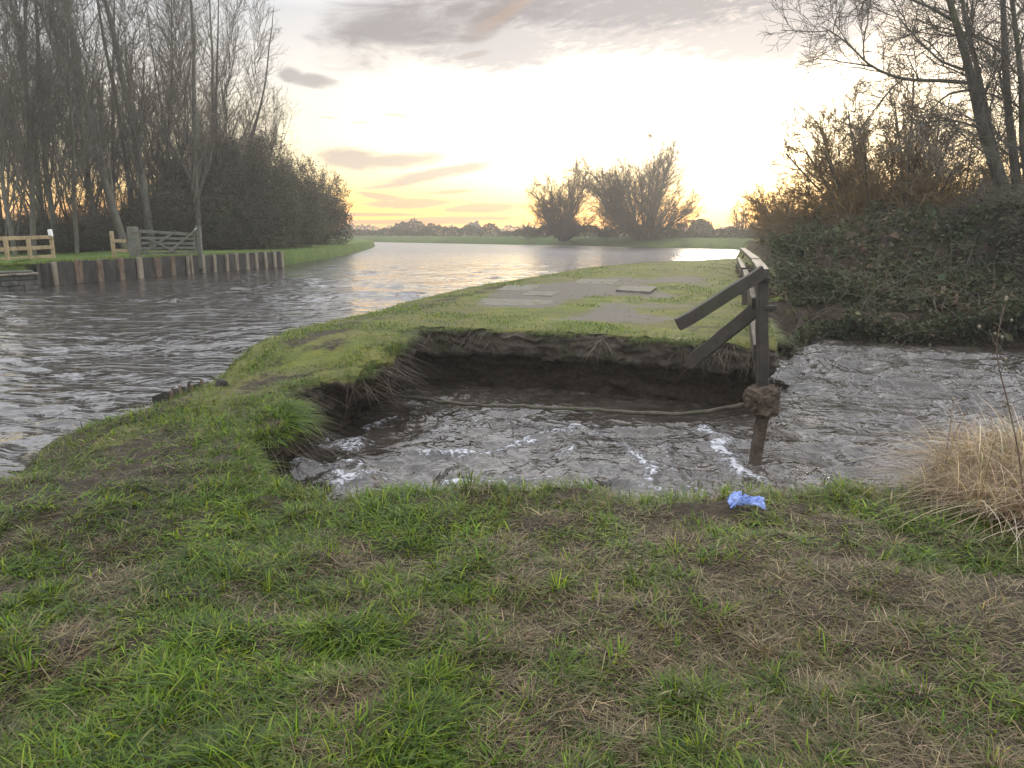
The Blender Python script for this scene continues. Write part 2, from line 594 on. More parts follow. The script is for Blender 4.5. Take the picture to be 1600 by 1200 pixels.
pool_edge = [(25, 6.5), (10, 5.6)] + [at(x, y, z)[:2] for x, y, z in pool_px]
cx, cy = pool_edge[-1]
pool_edge += [(cx + .6, cy + 2.2), (cx + 1.5, cy + 5.0)]
bank_foot = [at(1262, 523, POOL_Z)[:2], at(1330, 529, POOL_Z)[:2], at(1450, 534, POOL_Z)[:2], at(1600, 541, POOL_Z)[:2], (13.5, 14.6), (18, 14.2), (26, 14.0)]


def spline(pts, step):
    P = np.array(pts, float)
    P = np.vstack([2 * P[0] - P[1], P, 2 * P[-1] - P[-2]])
    out = []
    for i in range(1, len(P) - 2):
        p0, p1, p2, p3 = P[i - 1:i + 3]
        L = np.linalg.norm(p2 - p1)
        n = max(2, int(L / (step * max(1.0, np.linalg.norm(p1) / 9))))
        t = np.linspace(0, 1, n, endpoint=False)[:, None]
        out.append(.5 * ((2 * p1) + (-p0 + p2) * t + (2 * p0 - 5 * p1 + 4 * p2 - p3) * t ** 2 + (-p0 + 3 * p1 - 3 * p2 + p3) * t ** 3))
    out.append(P[-2:-1])
    return np.vstack(out)


cs = spline(canal_edge, .10)
ps = spline(pool_edge + bank_foot, .05)
_j = .07 * fbm(ps[:, 0] * 3.1, ps[:, 1] * 3.1, 1, 3) * (ps[:, 0] < 4) * (ps[:, 1] < 13)
_left = sstep(-ps[:, 0], .6, 1.4) * (ps[:, 1] < 10.6)
ps = ps + (_j * (.35 - .25 * sstep(ps[:, 1], 8.5, 9.5) + 1.5 * _left))[:, None] * np.array([[.8, .6]])
ncan = len(cs)
OUT = np.vstack([cs, [(-30, -9), (26, -9)], ps, [(60, 14)]])
OUTC = np.vstack([spline(canal_edge, .45), [(-30, -9), (26, -9)], spline(pool_edge + bank_foot, .28), [(60, 14)]])


def seg_dist(P, A, B):
    P = np.asarray(P, float)
    best = np.full(len(P), 1e9)
    for i in range(0, len(P), 20000):
        p = P[i:i + 20000]
        b = np.full(len(p), 1e9)
        for a, c in zip(A, B):
            d = c - a
            L = (d * d).sum() + 1e-12
            t = np.clip(((p[:, 0] - a[0]) * d[0] + (p[:, 1] - a[1]) * d[1]) / L, 0, 1)
            q = (p[:, 0] - a[0] - t * d[0]) ** 2 + (p[:, 1] - a[1] - t * d[1]) ** 2
            np.minimum(b, q, out=b)
        best[i:i + 20000] = b
    return np.sqrt(best)


def inside(P, poly):
    P = np.asarray(P, float)
    x, y = P[:, 0], P[:, 1]
    r = np.zeros(len(P), bool)
    q = np.roll(poly, -1, 0)
    for (x1, y1), (x2, y2) in zip(poly, q):
        if y1 == y2:
            continue
        c = ((y1 > y) != (y2 > y)) & (x < (x2 - x1) * (y - y1) / (y2 - y1) + x1)
        r ^= c
    return r


def land_sd(P):
    """positive inside the near land"""
    d = seg_dist(P, OUTC, np.roll(OUTC, -1, 0))
    return np.where(inside(P, OUTC), d, -d)


CANC = spline(canal_edge, .5)


def canal_dist(P):
    return seg_dist(P, CANC[:-1], CANC[1:])


BF = np.array([pool_edge[-1]] + bank_foot)


def top_z(P, cd=None):
    P = np.asarray(P, float)
    x, y = P[:, 0], P[:, 1]
    z = (.05 * fbm(x * 1.1, y * 1.1, 0, 3) + .022 * fbm(x * 5, y * 5, 2, 2)) * (1 - .8 * sstep(y, 8.7, 10))
    z = z + .22 * sstep(y, 7.9, 10.0) * (1 - .5 * sstep(y, 25, 45))
    if cd is None:
        cd = canal_dist(P)
    z = z - .10 * np.exp(-cd / .5) * sstep(y, 3, 5)
    z = z + .05 * np.exp(-((cd - 1.3) / .5) ** 2) * sstep(-x, .4, 1.2) * sstep(y, 3, 5)
    z = np.where(y < 13, np.maximum(z, -.055), z)
    # right bank rising behind its foot
    fd = seg_dist(P, BF[:-1], BF[1:])
    behind = (y > 13.2) & (x > np.interp(y, [11, 17, 50], [4.3, 6.0, 15.0]))
    z = z + np.where(behind, -.5 * np.exp(-fd / .5) + 1.0 * sstep(fd, .2, 4.0), 0)
    return z


DEAD = [(at(1200, 890), .75, 1.0), (at(1030, 970), .5, .8), (at(1420, 960), .6, .85), (at(720, 1010), .35, .5), (at(900, 840), .35, .6), (at(1500, 1120), .5, .6), (at(1130, 800), .5, .55),
        (at(1100, 1150), .3, .5), (at(350, 1130), .22, .4)]


def dryness(P):
    P = np.asarray(P, float)
    d = .10 + .34 * sstep(P[:, 0], -1.2, .6)
    for c, r, a in DEAD:
        d = d + a * .38 * np.exp(-((P[:, 0] - c[0]) ** 2 + (P[:, 1] - c[1]) ** 2 * 1.6) / (r * r))
    d = d + .42 * fbm(P[:, 0] * 3.4, P[:, 1] * 3.4, 5.0, 5, .7)
    d = d * (1 - .35 * sstep(P[:, 1], 4.0, 4.6))
    return np.clip(d, 0, 1)


PAVED = np.array([at(x, y, .12)[:2] for x, y in [(840, 512), (1010, 516), (1075, 505), (1130, 478), (1118, 455), (1105, 437), (1000, 435), (905, 440), (800, 452), (735, 478), (745, 490), (860, 492), (930, 470), (960, 476)]])


def gravel(P):
    """worn paving showing through the moss"""
    P = np.asarray(P, float)
    d = seg_dist(P, PAVED, np.roll(PAVED, -1, 0))
    s_ = np.where(inside(P, PAVED), d, -d)
    g = sstep(s_, -.6, .9)
    return np.clip(g * (.74 + .75 * fbm(P[:, 0] * .7 + 3, P[:, 1] * .45, 3, 4, .6)) + .10 * g, 0, 1)


FA, FB = np.array(at(640, 526, .13)[:2]), np.array(at(1213, 545, .13)[:2])


def front_weight(line):
    """1 along the straight broken front of the block"""
    d = FB - FA
    L = np.linalg.norm(d)
    d = d / L
    t = ((line - FA) @ d) / L
    off = np.abs((line - FA) @ np.array([-d[1], d[0]]))
    return sstep(t, -.03, .04) * (1 - sstep(t, .99, 1.05)) * (1 - sstep(off, .5, .9))


def build_ground():
    # top sheet
    ys = [-8.5]
    while ys[-1] < 70:
        y = ys[-1]
        ys.append(y + (.5 if y < .5 else max(.04, .011 * (y + 1)) if y < 16 else .03 * y))
    ys = np.array(ys)
    U = np.linspace(-1, 1, 430)
    W = np.where(ys < 3, 7.0, 7.0 + (ys - 3) * .95)
    GX = U[None, :] * W[:, None] + 1.5 + .12 * np.maximum(ys, 0)[:, None]
    GY = np.broadcast_to(ys[:, None], GX.shape)
    P = np.stack([GX.ravel(), GY.ravel()], 1)
    sd = land_sd(P)
    keepv = (sd > .06).reshape(GX.shape)
    keep = keepv[:-1, :-1] & keepv[:-1, 1:] & keepv[1:, 1:] & keepv[1:, :-1]
    cd = canal_dist(P)
    z = top_z(P, cd)
    V = np.column_stack([P, z])
    F = grid_faces(*GX.shape, keep)
    turf = np.ones(len(P)) * .8
    turf -= .75 * np.exp(-((cd - .9) / .45) ** 2) * (P[:, 0] < 0) * (.5 + .5 * fbm(P[:, 0] * 2, P[:, 1] * 2, 9, 3))
    near = 1 - sstep(P[:, 1] + .5 * fbm(P[:, 0] * 1.5, P[:, 1] * 1.5, 27, 3), 4.6, 7.0)
    turf = turf * (1 - near) + near * (.24 - .2 * np.clip(dryness(P) - .25, 0, 1))
    turf = turf - .35 * np.clip(fbm(P[:, 0] * 1.1, P[:, 1] * 1.1, 33, 4, .6), 0, 1) * (P[:, 1] < 12)
    dead = np.where(P[:, 1] < 6, dryness(P), .25 + .3 * fbm(P[:, 0], P[:, 1], 4, 3))
    gv = gravel(P)
    turf = np.where((P[:, 1] > 13.2) & (P[:, 0] > np.interp(P[:, 1], [11, 17, 50], [4.3, 6.0, 15.0])), .1, turf)
    # edges: profile strips swept along the outline
    allV, allF, off = [V], [F], len(V)
    at_t, at_g, at_d, at_b = [turf], [gv], [dead], [np.zeros(len(P))]

    def strip(line, out_sign, prof, rows, amp, tv, prof2=None):
        nonlocal off
        T = np.gradient(line, axis=0)
        k = np.ones(5) / 5
        for a in (0, 1):
            T[:, a] = np.convolve(np.pad(T[:, a], 2, 'edge'), k, 'valid')
        T /= np.linalg.norm(T, axis=1)[:, None]
        N = np.stack([T[:, 1], -T[:, 0]], 1) * out_sign
        pr = np.array(prof, float)
        s = np.linspace(0, len(pr) - 1, rows)
        po, pz = np.interp(s, np.arange(len(pr)), pr[:, 0])[None], np.interp(s, np.arange(len(pr)), pr[:, 1])[None]
        fw = np.zeros((len(line), 1))
        if prof2 is not None:
            p2 = np.array(prof2, float)
            fw = front_weight(line)[:, None]
            po = po * (1 - fw) + fw * np.interp(s, np.arange(len(p2)), p2[:, 0])[None]
            pz = pz * (1 - fw) + fw * np.interp(s, np.arange(len(p2)), p2[:, 1])[None]
        tz = top_z(line)
        X = line[:, None, 0] + N[:, None, 0] * po
        Y = line[:, None, 1] + N[:, None, 1] * po
        Zz = tz[:, None] + pz
        inn = top_z(np.stack([X[:, 0], Y[:, 0]], 1)) - tz
        w = np.clip(1 - s / 2.0, 0, 1)
        Zz = Zz + inn[:, None] * w[None]
        a = amp * np.clip(s / 2.5, 0, 1)[None]
        nz = (fbm(X * 3.2, Y * 3.2, Zz * 4.5, 5, .6) + .3 * vn(X * 13, Y * 13, Zz * 18)) * (1 - .45 * fw) + fw * (.22 * vn(X * .8, Y * .8, Zz * 20) + .45 * vn(X * 9, Y * 9, Zz * 24) + .3 * vn(X * 19, Y * 19, Zz * 30))
        X = X + N[:, None, 0] * a * nz
        Y = Y + N[:, None, 1] * a * nz
        Zz = Zz + a * .5 * fbm(X * 4 + 9, Y * 4, Zz * 4, 3)
        Vv = np.stack([X, Y, Zz], -1).reshape(-1, 3)
        allV.append(Vv)
        f = grid_faces(len(line), rows)
        allF.append((f if out_sign > 0 else f[:, ::-1]) + off)
        at_b.append((fw * sstep(-pz, .0, .03) * (1 - sstep(-pz, .33, .40)) + 0 * X).ravel())
        off += len(Vv)
        t_ = np.broadcast_to(np.interp(s, np.arange(len(pr)), tv)[None], X.shape).ravel()
        t_ = t_ * (.3 + .7 * sstep(Y.ravel(), 6.2, 8.5))
        at_t.append(t_)
        at_g.append(np.zeros(len(Vv)))
        at_d.append(np.where(Vv[:, 1] < 6, dryness(Vv[:, :2]), .3))

    cprof = [(-.3, .004), (-.12, .02), (.0, .0), (.07, -.06), (.14, -.16), (.25, -.4), (.5, -1.2)]
    strip(cs, SGN, cprof, 16, .05, [.8, .7, .5, .3, 0, 0, 0])
    pprof = [(-.3, .004), (-.12, .014), (.0, -.01), (.03, -.08), (.02, -.2), (-.02, -.30), (-.16, -.36), (-.38, -.44), (-.45, -.6), (-.46, -.9), (-.3, -1.5)]
    nb = len(spline(pool_edge, .05))
    fprof = [(-.3, .004), (-.12, .012), (.0, .0), (.02, -.03), (.02, -.13), (.015, -.33), (-.06, -.38), (-.22, -.44), (-.30, -.62), (-.30, -.9), (-.1, -1.5)]
    strip(ps[:nb], SGN, pprof, 64, .11, [.85, .85, .7, .3, .0, 0, 0, 0, 0, 0, 0], fprof)
    bprof = [(-.5, .0), (-.2, .0), (0, -.1), (.1, -.3), (.2, -.6), (.4, -1.3)]
    strip(ps[nb - 2:], SGN, bprof, 14, .08, [.1, .1, .0, 0, 0, 0])
    o = mesh('ground', np.vstack(allV), [np.vstack(allF)], M['ground'], None, True,
             {'turf': np.concatenate(at_t), 'gravel': np.concatenate(at_g), 'dead': np.concatenate(at_d), 'band': np.concatenate(at_b)})
    tag(o, 'grassy earth bank with a washed out hole and undercut edges', 'ground', kind='structure')


# outline runs canal far->near, then pool near->far: find which side is outward
_t = cs[len(cs) // 2 + 1] - cs[len(cs) // 2]
_q = cs[len(cs) // 2] + .2 * np.array([_t[1], -_t[0]]) / np.linalg.norm(_t)
SGN = -1 if inside(_q[None], OUTC)[0] else 1
build_ground()


# ------------------------------------------------------------------ far ground, banks
def sheet(name, poly, zfun, mat, label, step=None, edge=.0):
    """land sheet from an outline with a sloping shore"""
    import mathutils
    poly = np.array(poly, float)
    n = len(poly)
    T = np.roll(poly, -1, 0) - np.roll(poly, 1, 0)
    T /= np.linalg.norm(T, axis=1)[:, None]
    N = np.stack([T[:, 1], -T[:, 0]], 1)
    area = .5 * np.sum(poly[:, 0] * np.roll(poly[:, 1], -1) - np.roll(poly[:, 0], -1) * poly[:, 1])
    if area < 0:
        N = -N
    rings = []
    for off, z in zfun:
        rings.append(np.column_stack([poly - N * off, np.full(n, z) + (.12 * vn(poly[:, 0] * .3, poly[:, 1] * .3) if off > 0 else 0)]))
    V = np.vstack(rings)
    F = []
    for k in range(len(rings) - 1):
        for i in range(n):
            j = (i + 1) % n
            F.append([k * n + i, k * n + j, (k + 1) * n + j, (k + 1) * n + i])
    last = (len(rings) - 1) * n
    tris = mathutils.geometry.tessellate_polygon([[Vector(v) for v in rings[-1]]])
    o = mesh(name, V, [np.array(F), np.array(tris) + last], mat, None, True)
    return tag(o, label, 'bank', kind='structure')


left_shore_px = [(0, 453), (56, 450), (64, 446), (150, 440), (200, 436), (260, 431), (312, 427), (370, 422), (440, 417), (470, 411), (520, 403), (560, 395), (582, 388), (588, 385)]
left_shore = [at(x, y, CANAL_Z)[:2] for x, y in left_shore_px]
LS = np.array(left_shore)
verge_start = left_shore[8]
lb = [(-200, 12), (-40, 17)] + left_shore + [(-20, 104), (-34, 114), (-70, 122), (-200, 126)]
# piled part needs a steep edge: keep land a little behind the wall
sheet('left_bank', lb, [(-.1, -1.5), (.12, -.2), (.30, .56), (1.2, .60), (3.0, .62)], M['verge'], 'grassy left bank of the canal')
far_shore = [(-400, 150), (-120, 147), at(530, 377.2, CANAL_Z)[:2], at(620, 379, CANAL_Z)[:2], at(760, 381.5, CANAL_Z)[:2], at(900, 384, CANAL_Z)[:2], at(1050, 387, CANAL_Z)[:2], at(1210, 391, CANAL_Z)[:2],
             (45, 66), (80, 60), (400, 40)]
sheet('far_field', far_shore + [(400, 290), (-400, 290)], [(-.3, -1.2), (.0, -.3), (1.2, .35), (4.5, .80), (8, .75)], M['field'], 'flat green field and bank beyond the canal')
bedV = [(-415, -65, -1.55), (415, -65, -1.55), (415, 295, -1.55), (-415, 295, -1.55)]
tag(mesh('river_bed', bedV, [np.array([[0, 1, 2, 3]])], M['bed']), 'muddy bed under the water', 'terrain', kind='structure')


# ------------------------------------------------------------------ canal water
def build_canal():
    ds = [2.0]
    while ds[-1] < 170:
        ds.append(ds[-1] * 1.0065)
    ds = np.array(ds)
    a = np.radians(np.linspace(-72, 40, 600))
    X = ds[:, None] * np.sin(a)[None]
    Y = ds[:, None] * np.cos(a)[None]
    P = np.stack([X.ravel(), Y.ravel()], 1)
    rng = np.random.default_rng(4)
    Z = np.zeros(len(P))
    D = np.hypot(P[:, 0], P[:, 1])
    env = .6 + .55 * np.clip(fbm(P[:, 0] * .35, P[:, 1] * .6, 1, 3), -1, 1)
    wx = P[:, 0] + .25 * fbm(P[:, 0] * .7, P[:, 1] * .9, 3, 2)
    wy = P[:, 1] + .25 * fbm(P[:, 0] * .7 + 40, P[:, 1] * .9, 3, 2)
    for i in range(54):
        lam = .24 * (4.6 ** rng.random())
        th = R(78) + rng.normal(0, .42)
        k = 2 * math.pi / lam
        ph = rng.uniform(0, 6.28)
        fade = np.clip(1 - (D * .0065) / (lam * .42), 0, 1)
        arg = (wx * math.cos(th) + wy * math.sin(th)) * k + ph
        Z += fade * .0062 * (lam / .5) ** .85 * (np.sin(arg) + .25 * np.sin(2 * arg + .6))
    sd = land_sd(P)
    Z = Z * env * (.3 + .7 * sstep(-sd, -.1, .9)) + CANAL_Z
    # keep clear of the pool: only water on the canal's side of the near land
    cdist = canal_dist(P)
    poolside = (sd < 0) & (seg_dist(P, np.array(pool_edge)[:-1], np.array(pool_edge)[1:]) < cdist)
    lim = np.maximum(.4, .014 * D)
    ok = ((sd < lim) & ~poolside & (cdist < np.where(sd > 0, lim, 1e9))).reshape(X.shape)
    keep = ok[:-1, :-1] & ok[:-1, 1:] & ok[1:, 1:] & ok[1:, :-1]
    o = mesh('canal_water', np.column_stack([P, Z]), [grid_faces(*X.shape, keep)], M['canal'])
    tag(o, 'rippled grey brown canal water', 'water', kind='structure')


build_canal()

FOAM = [
    (.075, [(500, 405), (600, 408), (700, 405), (780, 375), (850, 345), (930, 330), (990, 305)], .9),
    (.06, [(430, 365), (480, 350), (540, 322), (600, 292), (612, 268)], .6),
    (.07, [(335, 330), (360, 305), (395, 290)], .8),
    (.12, [(240, 372), (290, 362), (312, 378)], 1.0),
    (.07, [(200, 375), (206, 350)], .7),
    (.16, [(110, 445), (150, 440), (200, 445)], .85),
    (.12, [(215, 470), (240, 490), (262, 505)], 1.0),
    (.07, [(285, 430), (318, 440), (322, 465)], .8),
    (.10, [(262, 502), (340, 484), (400, 474), (450, 478), (540, 497), (640, 510), (760, 505), (860, 490)], .85),
    (.07, [(905, 410), (922, 372)], .9),
    (.07, [(1090, 370), (1118, 400), (1145, 428), (1156, 480)], .9),
    (.06, [(1178, 430), (1240, 462)], .8),
    (.05, [(1220, 380), (1236, 410)], .7),
    (.11, [(1310, 320), (1360, 355), (1410, 385), (1440, 430), (1505, 472)], 1.15),
    (.05, [(1095, 315), (1150, 322)], .7),
    (.05, [(640, 330), (720, 325), (790, 330)], .45),
    (.06, [(1000, 440), (1080, 470), (1200, 500), (1320, 500)], .5),
]


def build_stream():
    xs = np.arange(-3.4, 15, .028)
    ys = np.concatenate([np.arange(3.9, 12, .028), np.arange(12, 19.5, .05)])
    X, Y = np.meshgrid(xs, ys)
    P = np.stack([X.ravel(), Y.ravel()], 1)
    foam = np.zeros(len(P))
    for w, line, a in FOAM:
        L = np.array([at(400 + zx * .525, 500 + zy * .525, POOL_Z)[:2] for zx, zy in line])
        L = spline(L, .2)
        lo, hi = L.min(0) - .5, L.max(0) + .5
        sel = np.where((P[:, 0] > lo[0]) & (P[:, 0] < hi[0]) & (P[:, 1] > lo[1]) & (P[:, 1] < hi[1]))[0]
        Q = P[sel]
        Q = Q + np.stack([.12 * vn(Q[:, 0] * 2.2, Q[:, 1] * 2.2, 1) + .05 * vn(Q[:, 0] * 8, Q[:, 1] * 8, 2), .14 * vn(Q[:, 0] * 2.2, Q[:, 1] * 2.2, 7) + .06 * vn(Q[:, 0] * 8, Q[:, 1] * 8, 4)], 1)
        d = seg_dist(Q, L[:-1], L[1:])
        foam[sel] = np.maximum(foam[sel], a * np.exp(-(d / (w * 1.15)) ** 2))
    # swirls: warp the domain, ridged noise makes sharp little crests
    x, y = P[:, 0], P[:, 1]
    wx = x + .35 * fbm(x * .9, y * .9, 2, 3)
    wy = y + .35 * fbm(x * .9 + 31, y * .9, 2, 3)
    r1 = 1 - np.abs(fbm(wx * .85, wy * 1.9, 0, 2)) ** 1.2
    r2 = 1 - np.abs(fbm(wx * 2.6 + 5, wy * 4.6, 1, 2))
    energy = np.clip(.62 + .5 * fbm(x * .5, y * .5, 8, 2) + .5 * np.exp(-((x + 1.2) ** 2 + (y - 6) ** 2) / 2.5), .3, 1.4)
    calm = 1 - .85 * np.exp(-(seg_dist(P, BF[1:-1], BF[2:]) / .9) ** 2)
    energy = energy * calm
    z = POOL_Z + energy * (.13 * (r1 - .6) + .058 * (r2 - .6)) + .03 * foam + .008 * fbm(wx * 7, wy * 11, 3, 2) * energy
    # webs of foam drawn out along the swirls
    web = np.exp(-(np.abs(fbm(wx * 1.3 + 9, wy * 2.6, 5, 3)) / .06) ** 2) * np.clip(.35 + .9 * fbm(x * .8, y * .8, 19, 2), 0, 1)
    foam = foam + .85 * web * (x < 3.2) * (y < 9)
    # boil by the left wall where the water comes through
    z = z + .045 * np.exp(-((x - at(480, 735, POOL_Z)[0]) ** 2 + (y - at(480, 735, POOL_Z)[1]) ** 2) / .12)
    tag(mesh('stream_water', np.column_stack([P, z]), [grid_faces(*X.shape)], M['stream'], None, True, {'foam': foam}),
        'churning brown water with foam streaks in the washed out hole', 'water', kind='structure')


build_stream()


# ------------------------------------------------------------------ blades of grass
def blades(P, L, W, head, up, bend, col, rows=3):
    """P (n,3) roots; L length; head direction; up 0..1 how upright at the root; bend droop. Returns verts, quads, tris, colours"""
    n = len(P)
    t = np.linspace(0, 1, rows + 1)
    hx, hy = np.cos(head), np.sin(head)
    out = np.sqrt(np.clip(1 - up ** 2, 0, 1))
    V = np.zeros((n, rows * 2 + 1, 3), np.float32)
    C = np.zeros((n, rows * 2 + 1, 3), np.float32)
    for k in range(rows + 1):
        tt = t[k]
        hor = L * (out * tt + bend * .55 * tt * tt)
        ver = L * (up * tt - bend * .62 * tt * tt)
        c = P + np.stack([hx * hor, hy * hor, ver], 1)
        sh = .62 + .38 * tt
        if k < rows:
            w = W * (1 - .55 * tt) * .5
            s = np.stack([-hy * w, hx * w, np.zeros(n)], 1)
            V[:, 2 * k], V[:, 2 * k + 1] = c - s, c + s
        else:
            V[:, 2 * k] = c
    C[:] = col[:, None]
    b = (np.arange(n) * (rows * 2 + 1))[:, None, None]
    q = np.array([[2 * k, 2 * k + 1, 2 * k + 3, 2 * k + 2] for k in range(rows - 1)])[None] + b
    tr = np.array([[2 * rows - 2, 2 * rows - 1, 2 * rows]])[None] + b
    return V.reshape(-1, 3), q.reshape(-1, 4), tr.reshape(-1, 3), C.reshape(-1, 3)


class Blades:
    def __init__(s):
        s.V, s.Q, s.T, s.C, s.n = [], [], [], [], 0

    def add(s, *a, **k):
        V, q, t, c = blades(*a, **k)
        s.V.append(V)
        s.Q.append(q + s.n)
        s.T.append(t + s.n)
        s.C.append(c)
        s.n += len(V)

    def build(s, name, mat, label, cat, kind='stuff', parent=None):
        o = mesh(name, np.vstack(s.V), [np.vstack(s.Q), np.vstack(s.T)], mat, parent, True, {'Col': np.vstack(s.C)})
        return tag(o, label, cat, kind=kind)


def pick(rng, n, cols, jit=.22):
    c = np.array(cols)[rng.integers(0, len(cols), n)]
    return np.clip(c * np.exp(rng.normal(0, jit, (n, 1))) * (1 + rng.normal(0, .06, (n, 3))), .003, .9)


LUSH = [(.066, .124, .006), (.092, .160, .007), (.132, .198, .009), (.060, .122, .010), (.158, .208, .013), (.036, .066, .008), (.028, .056, .010)]
OLIVE = [(.09, .115, .03), (.12, .14, .038), (.15, .16, .055), (.075, .105, .03), (.10, .14, .03)]
STRAW = [(.24, .19, .11), (.18, .14, .08), (.31, .25, .15), (.13, .098, .06), (.10, .078, .05), (.20, .155, .09), (.15, .14, .06)]


def land_ok(p):
    return inside(p, OUTC)


def build_grass():
    rng = np.random.default_rng(11)
    green, dead = Blades(), Blades()
    # near turf
    n = 330000
    d = 1.65 * np.exp(rng.random(n) * math.log(7.0 / 1.65))
    a = np.radians(rng.uniform(-47, 45, n))
    P = np.stack([d * np.sin(a), d * np.cos(a)], 1)
    sd = land_sd(P)
    ok = (sd > -.015) & (P[:, 1] < 9)
    P, sd = P[ok], sd[ok]
    cd = canal_dist(P)
    bare = np.exp(-((cd - .75) / .35) ** 2) * (P[:, 0] < -.4) * (P[:, 1] > 4.2)
    dr = dryness(P)
    cl = fbm(P[:, 0] * 5, P[:, 1] * 5, 12, 3)
    ok = rng.random(len(P)) > np.clip(bare * .8 + .25 * (cl < -.35) * sstep(dr, .3, .7), 0, .95)
    P, sd, dr, cl, cd = P[ok], sd[ok], dr[ok], cl[ok], cd[ok]
    z = top_z(P, cd)
    P3 = np.column_stack([P, z - .006])
    nn = len(P)
    isdead = rng.random(nn) < np.clip(.10 + .85 * dr, 0, .8)
    flow = 2.6 * fbm(P[:, 0] * .9, P[:, 1] * .9, 20, 2) - 2.2
    head = flow + rng.normal(0, 1.5, nn) + np.where(isdead, rng.uniform(-3, 3, nn), 0)
    lush = 1 - sstep(dr, .12, .5)
    # green
    g = ~isdead
    m = g.sum()
    L = (.040 + .040 * lush[g] + .045 * np.clip(cl[g], -.5, 1)) * rng.uniform(.5, 1.4, m)
    L = np.clip(L, .025, .22)
    col = pick(rng, m, LUSH)
    ol = pick(rng, m, OLIVE)
    mixf = np.clip((1 - lush[g]) * .9 + rng.normal(0, .25, m), 0, 1)[:, None]
    col = col * (1 - mixf) + ol * mixf
    patch = np.exp(.42 * fbm(P[g][:, 0] * 2.3, P[g][:, 1] * 2.3, 31, 4, .6))[:, None]
    green.add(P3[g], L, rng.uniform(.003, .0066, m) * (1 + .12 * np.hypot(P[g][:, 0], P[g][:, 1])), head[g], np.clip(rng.normal(.50, .25, m), .05, .98), rng.uniform(.3, 1.15, m), col * patch)
    # dead
    q = isdead
    m = q.sum()
    L = rng.uniform(.03, .13, m)
    dead.add(P3[q], L, rng.uniform(.0016, .0038, m) * (1 + .12 * np.hypot(P[q][:, 0], P[q][:, 1])), head[q], np.clip(rng.normal(.22, .16, m), .02, .8), rng.uniform(.0, .35, m), pick(rng, m, STRAW, .3))
    # upright fresh tufts
    C = []
    for _ in range(1500):
        d_, a_ = 1.8 * math.exp(rng.random() * math.log(5.2 / 1.8)), R(rng.uniform(-42, 40))
        C.append((d_ * math.sin(a_), d_ * math.cos(a_)))
    C = np.array(C)
    csd = land_sd(C)
    C = C[(csd > .02) & (C[:, 1] < 5.2)][:420]
    rim = spline(np.array(pool_edge[2:16]), .085)
    rim = rim + rng.normal(0, .05, rim.shape)
    rim = rim[land_sd(rim) > -.05]
    C = np.vstack([C, rim])
    for i, c in enumerate(C):
        isr = i >= len(C) - len(rim)
        k = rng.integers(14, 46) if not isr else rng.integers(18, 50)
        s = rng.uniform(.012, .05)
        p = c + rng.normal(0, s, (k, 2))
        off = p - c
        hd = np.arctan2(off[:, 1], off[:, 0]) + rng.normal(0, .5, k)
        zz = top_z(p)
        Lm = rng.uniform(.04, .105) if not isr else rng.uniform(.06, .15)
        dc = float(dryness(c[None])[0])
        if rng.random() < .55 * dc * (.6 if isr else 1):
            dead.add(np.column_stack([p, zz]), Lm * rng.uniform(.6, 1.3, k), rng.uniform(.002, .004, k) * 1.3, hd, np.clip(rng.normal(.7, .2, k), .2, .98), rng.uniform(.2, .8, k), pick(rng, k, STRAW, .25))
        else:
            green.add(np.column_stack([p, zz]), Lm * rng.uniform(.6, 1.3, k), rng.uniform(.003, .0055, k) * 1.25, hd, np.clip(rng.normal(.82, .14, k), .2, .99), rng.uniform(.2, .7, k),
                      pick(rng, k, LUSH if rng.random() < .7 else OLIVE, .15) * rng.uniform(.9, 1.5))
    # close turf right up to the broken edge
    ed = np.vstack([ps[(ps[:, 1] < 9.5) & (ps[:, 0] < 6)], cs[(cs[:, 1] < 9.5) & (cs[:, 1] > 2.5)]])
    k = 60000
    p = ed[rng.integers(0, len(ed), k)] + rng.normal(0, .2, (k, 2))
    sdp = land_sd(p)
    dp = dryness(p)
    ok = (sdp > -.01) & (sdp < .5) & (vn(p[:, 0] * 3, p[:, 1] * 3, 44) > -.45)
    p, dp = p[ok], dp[ok]
    k = len(p)
    bl = rng.random(k) < np.clip(.8 * dp, .05, .5)
    for sel, tgt, cols in ((~bl, green, LUSH + OLIVE), (bl, dead, STRAW)):
        q = p[sel]
        m = len(q)
        tgt.add(np.column_stack([q, top_z(q) + .004]), rng.uniform(.04, .12, m), rng.uniform(.0035, .007, m), rng.uniform(0, 6.28, m), np.clip(rng.normal(.55, .25, m), .05, .98), rng.uniform(.2, 1.0, m), pick(rng, m, cols, .25))
    # rough rank clumps along the canal rim
    rimc = cs[(cs[:, 1] > 3.6) & (cs[:, 1] < 14) & (cs[:, 0] < .5)][::2]
    for c in rimc:
        if rng.random() < .35:
            continue
        k = rng.integers(16, 44)
        p = c + rng.normal(0, .10, (k, 2)) + np.array([.10, -.06])
        kk = land_ok(p)
        p = p[kk]
        k = len(p)
        if k < 4:
            continue
        br = rng.random() < .4
        (dead if br else green).add(np.column_stack([p, top_z(p) - .01]), rng.uniform(.08, .2) * rng.uniform(.6, 1.3, k), rng.uniform(.0035, .0065, k), rng.uniform(0, 6.28, k),
                                    np.clip(rng.normal(.6, .22, k), .1, .98), rng.uniform(.4, 1.2, k), pick(rng, k, STRAW if br else OLIVE + LUSH[3:], .25))
    # turf curling over the broken edges of the strip and the block
    le = ps[:len(spline(pool_edge, .05))]
    m_ = (le[:, 1] < 14) & (le[:, 0] < 4.6)
    le = le[m_]
    T = np.gradient(le, axis=0)
    T /= np.linalg.norm(T, axis=1)[:, None]
    N = np.stack([T[:, 1], -T[:, 0]], 1) * SGN
    k = 26000
    idx = rng.integers(0, len(le), k)
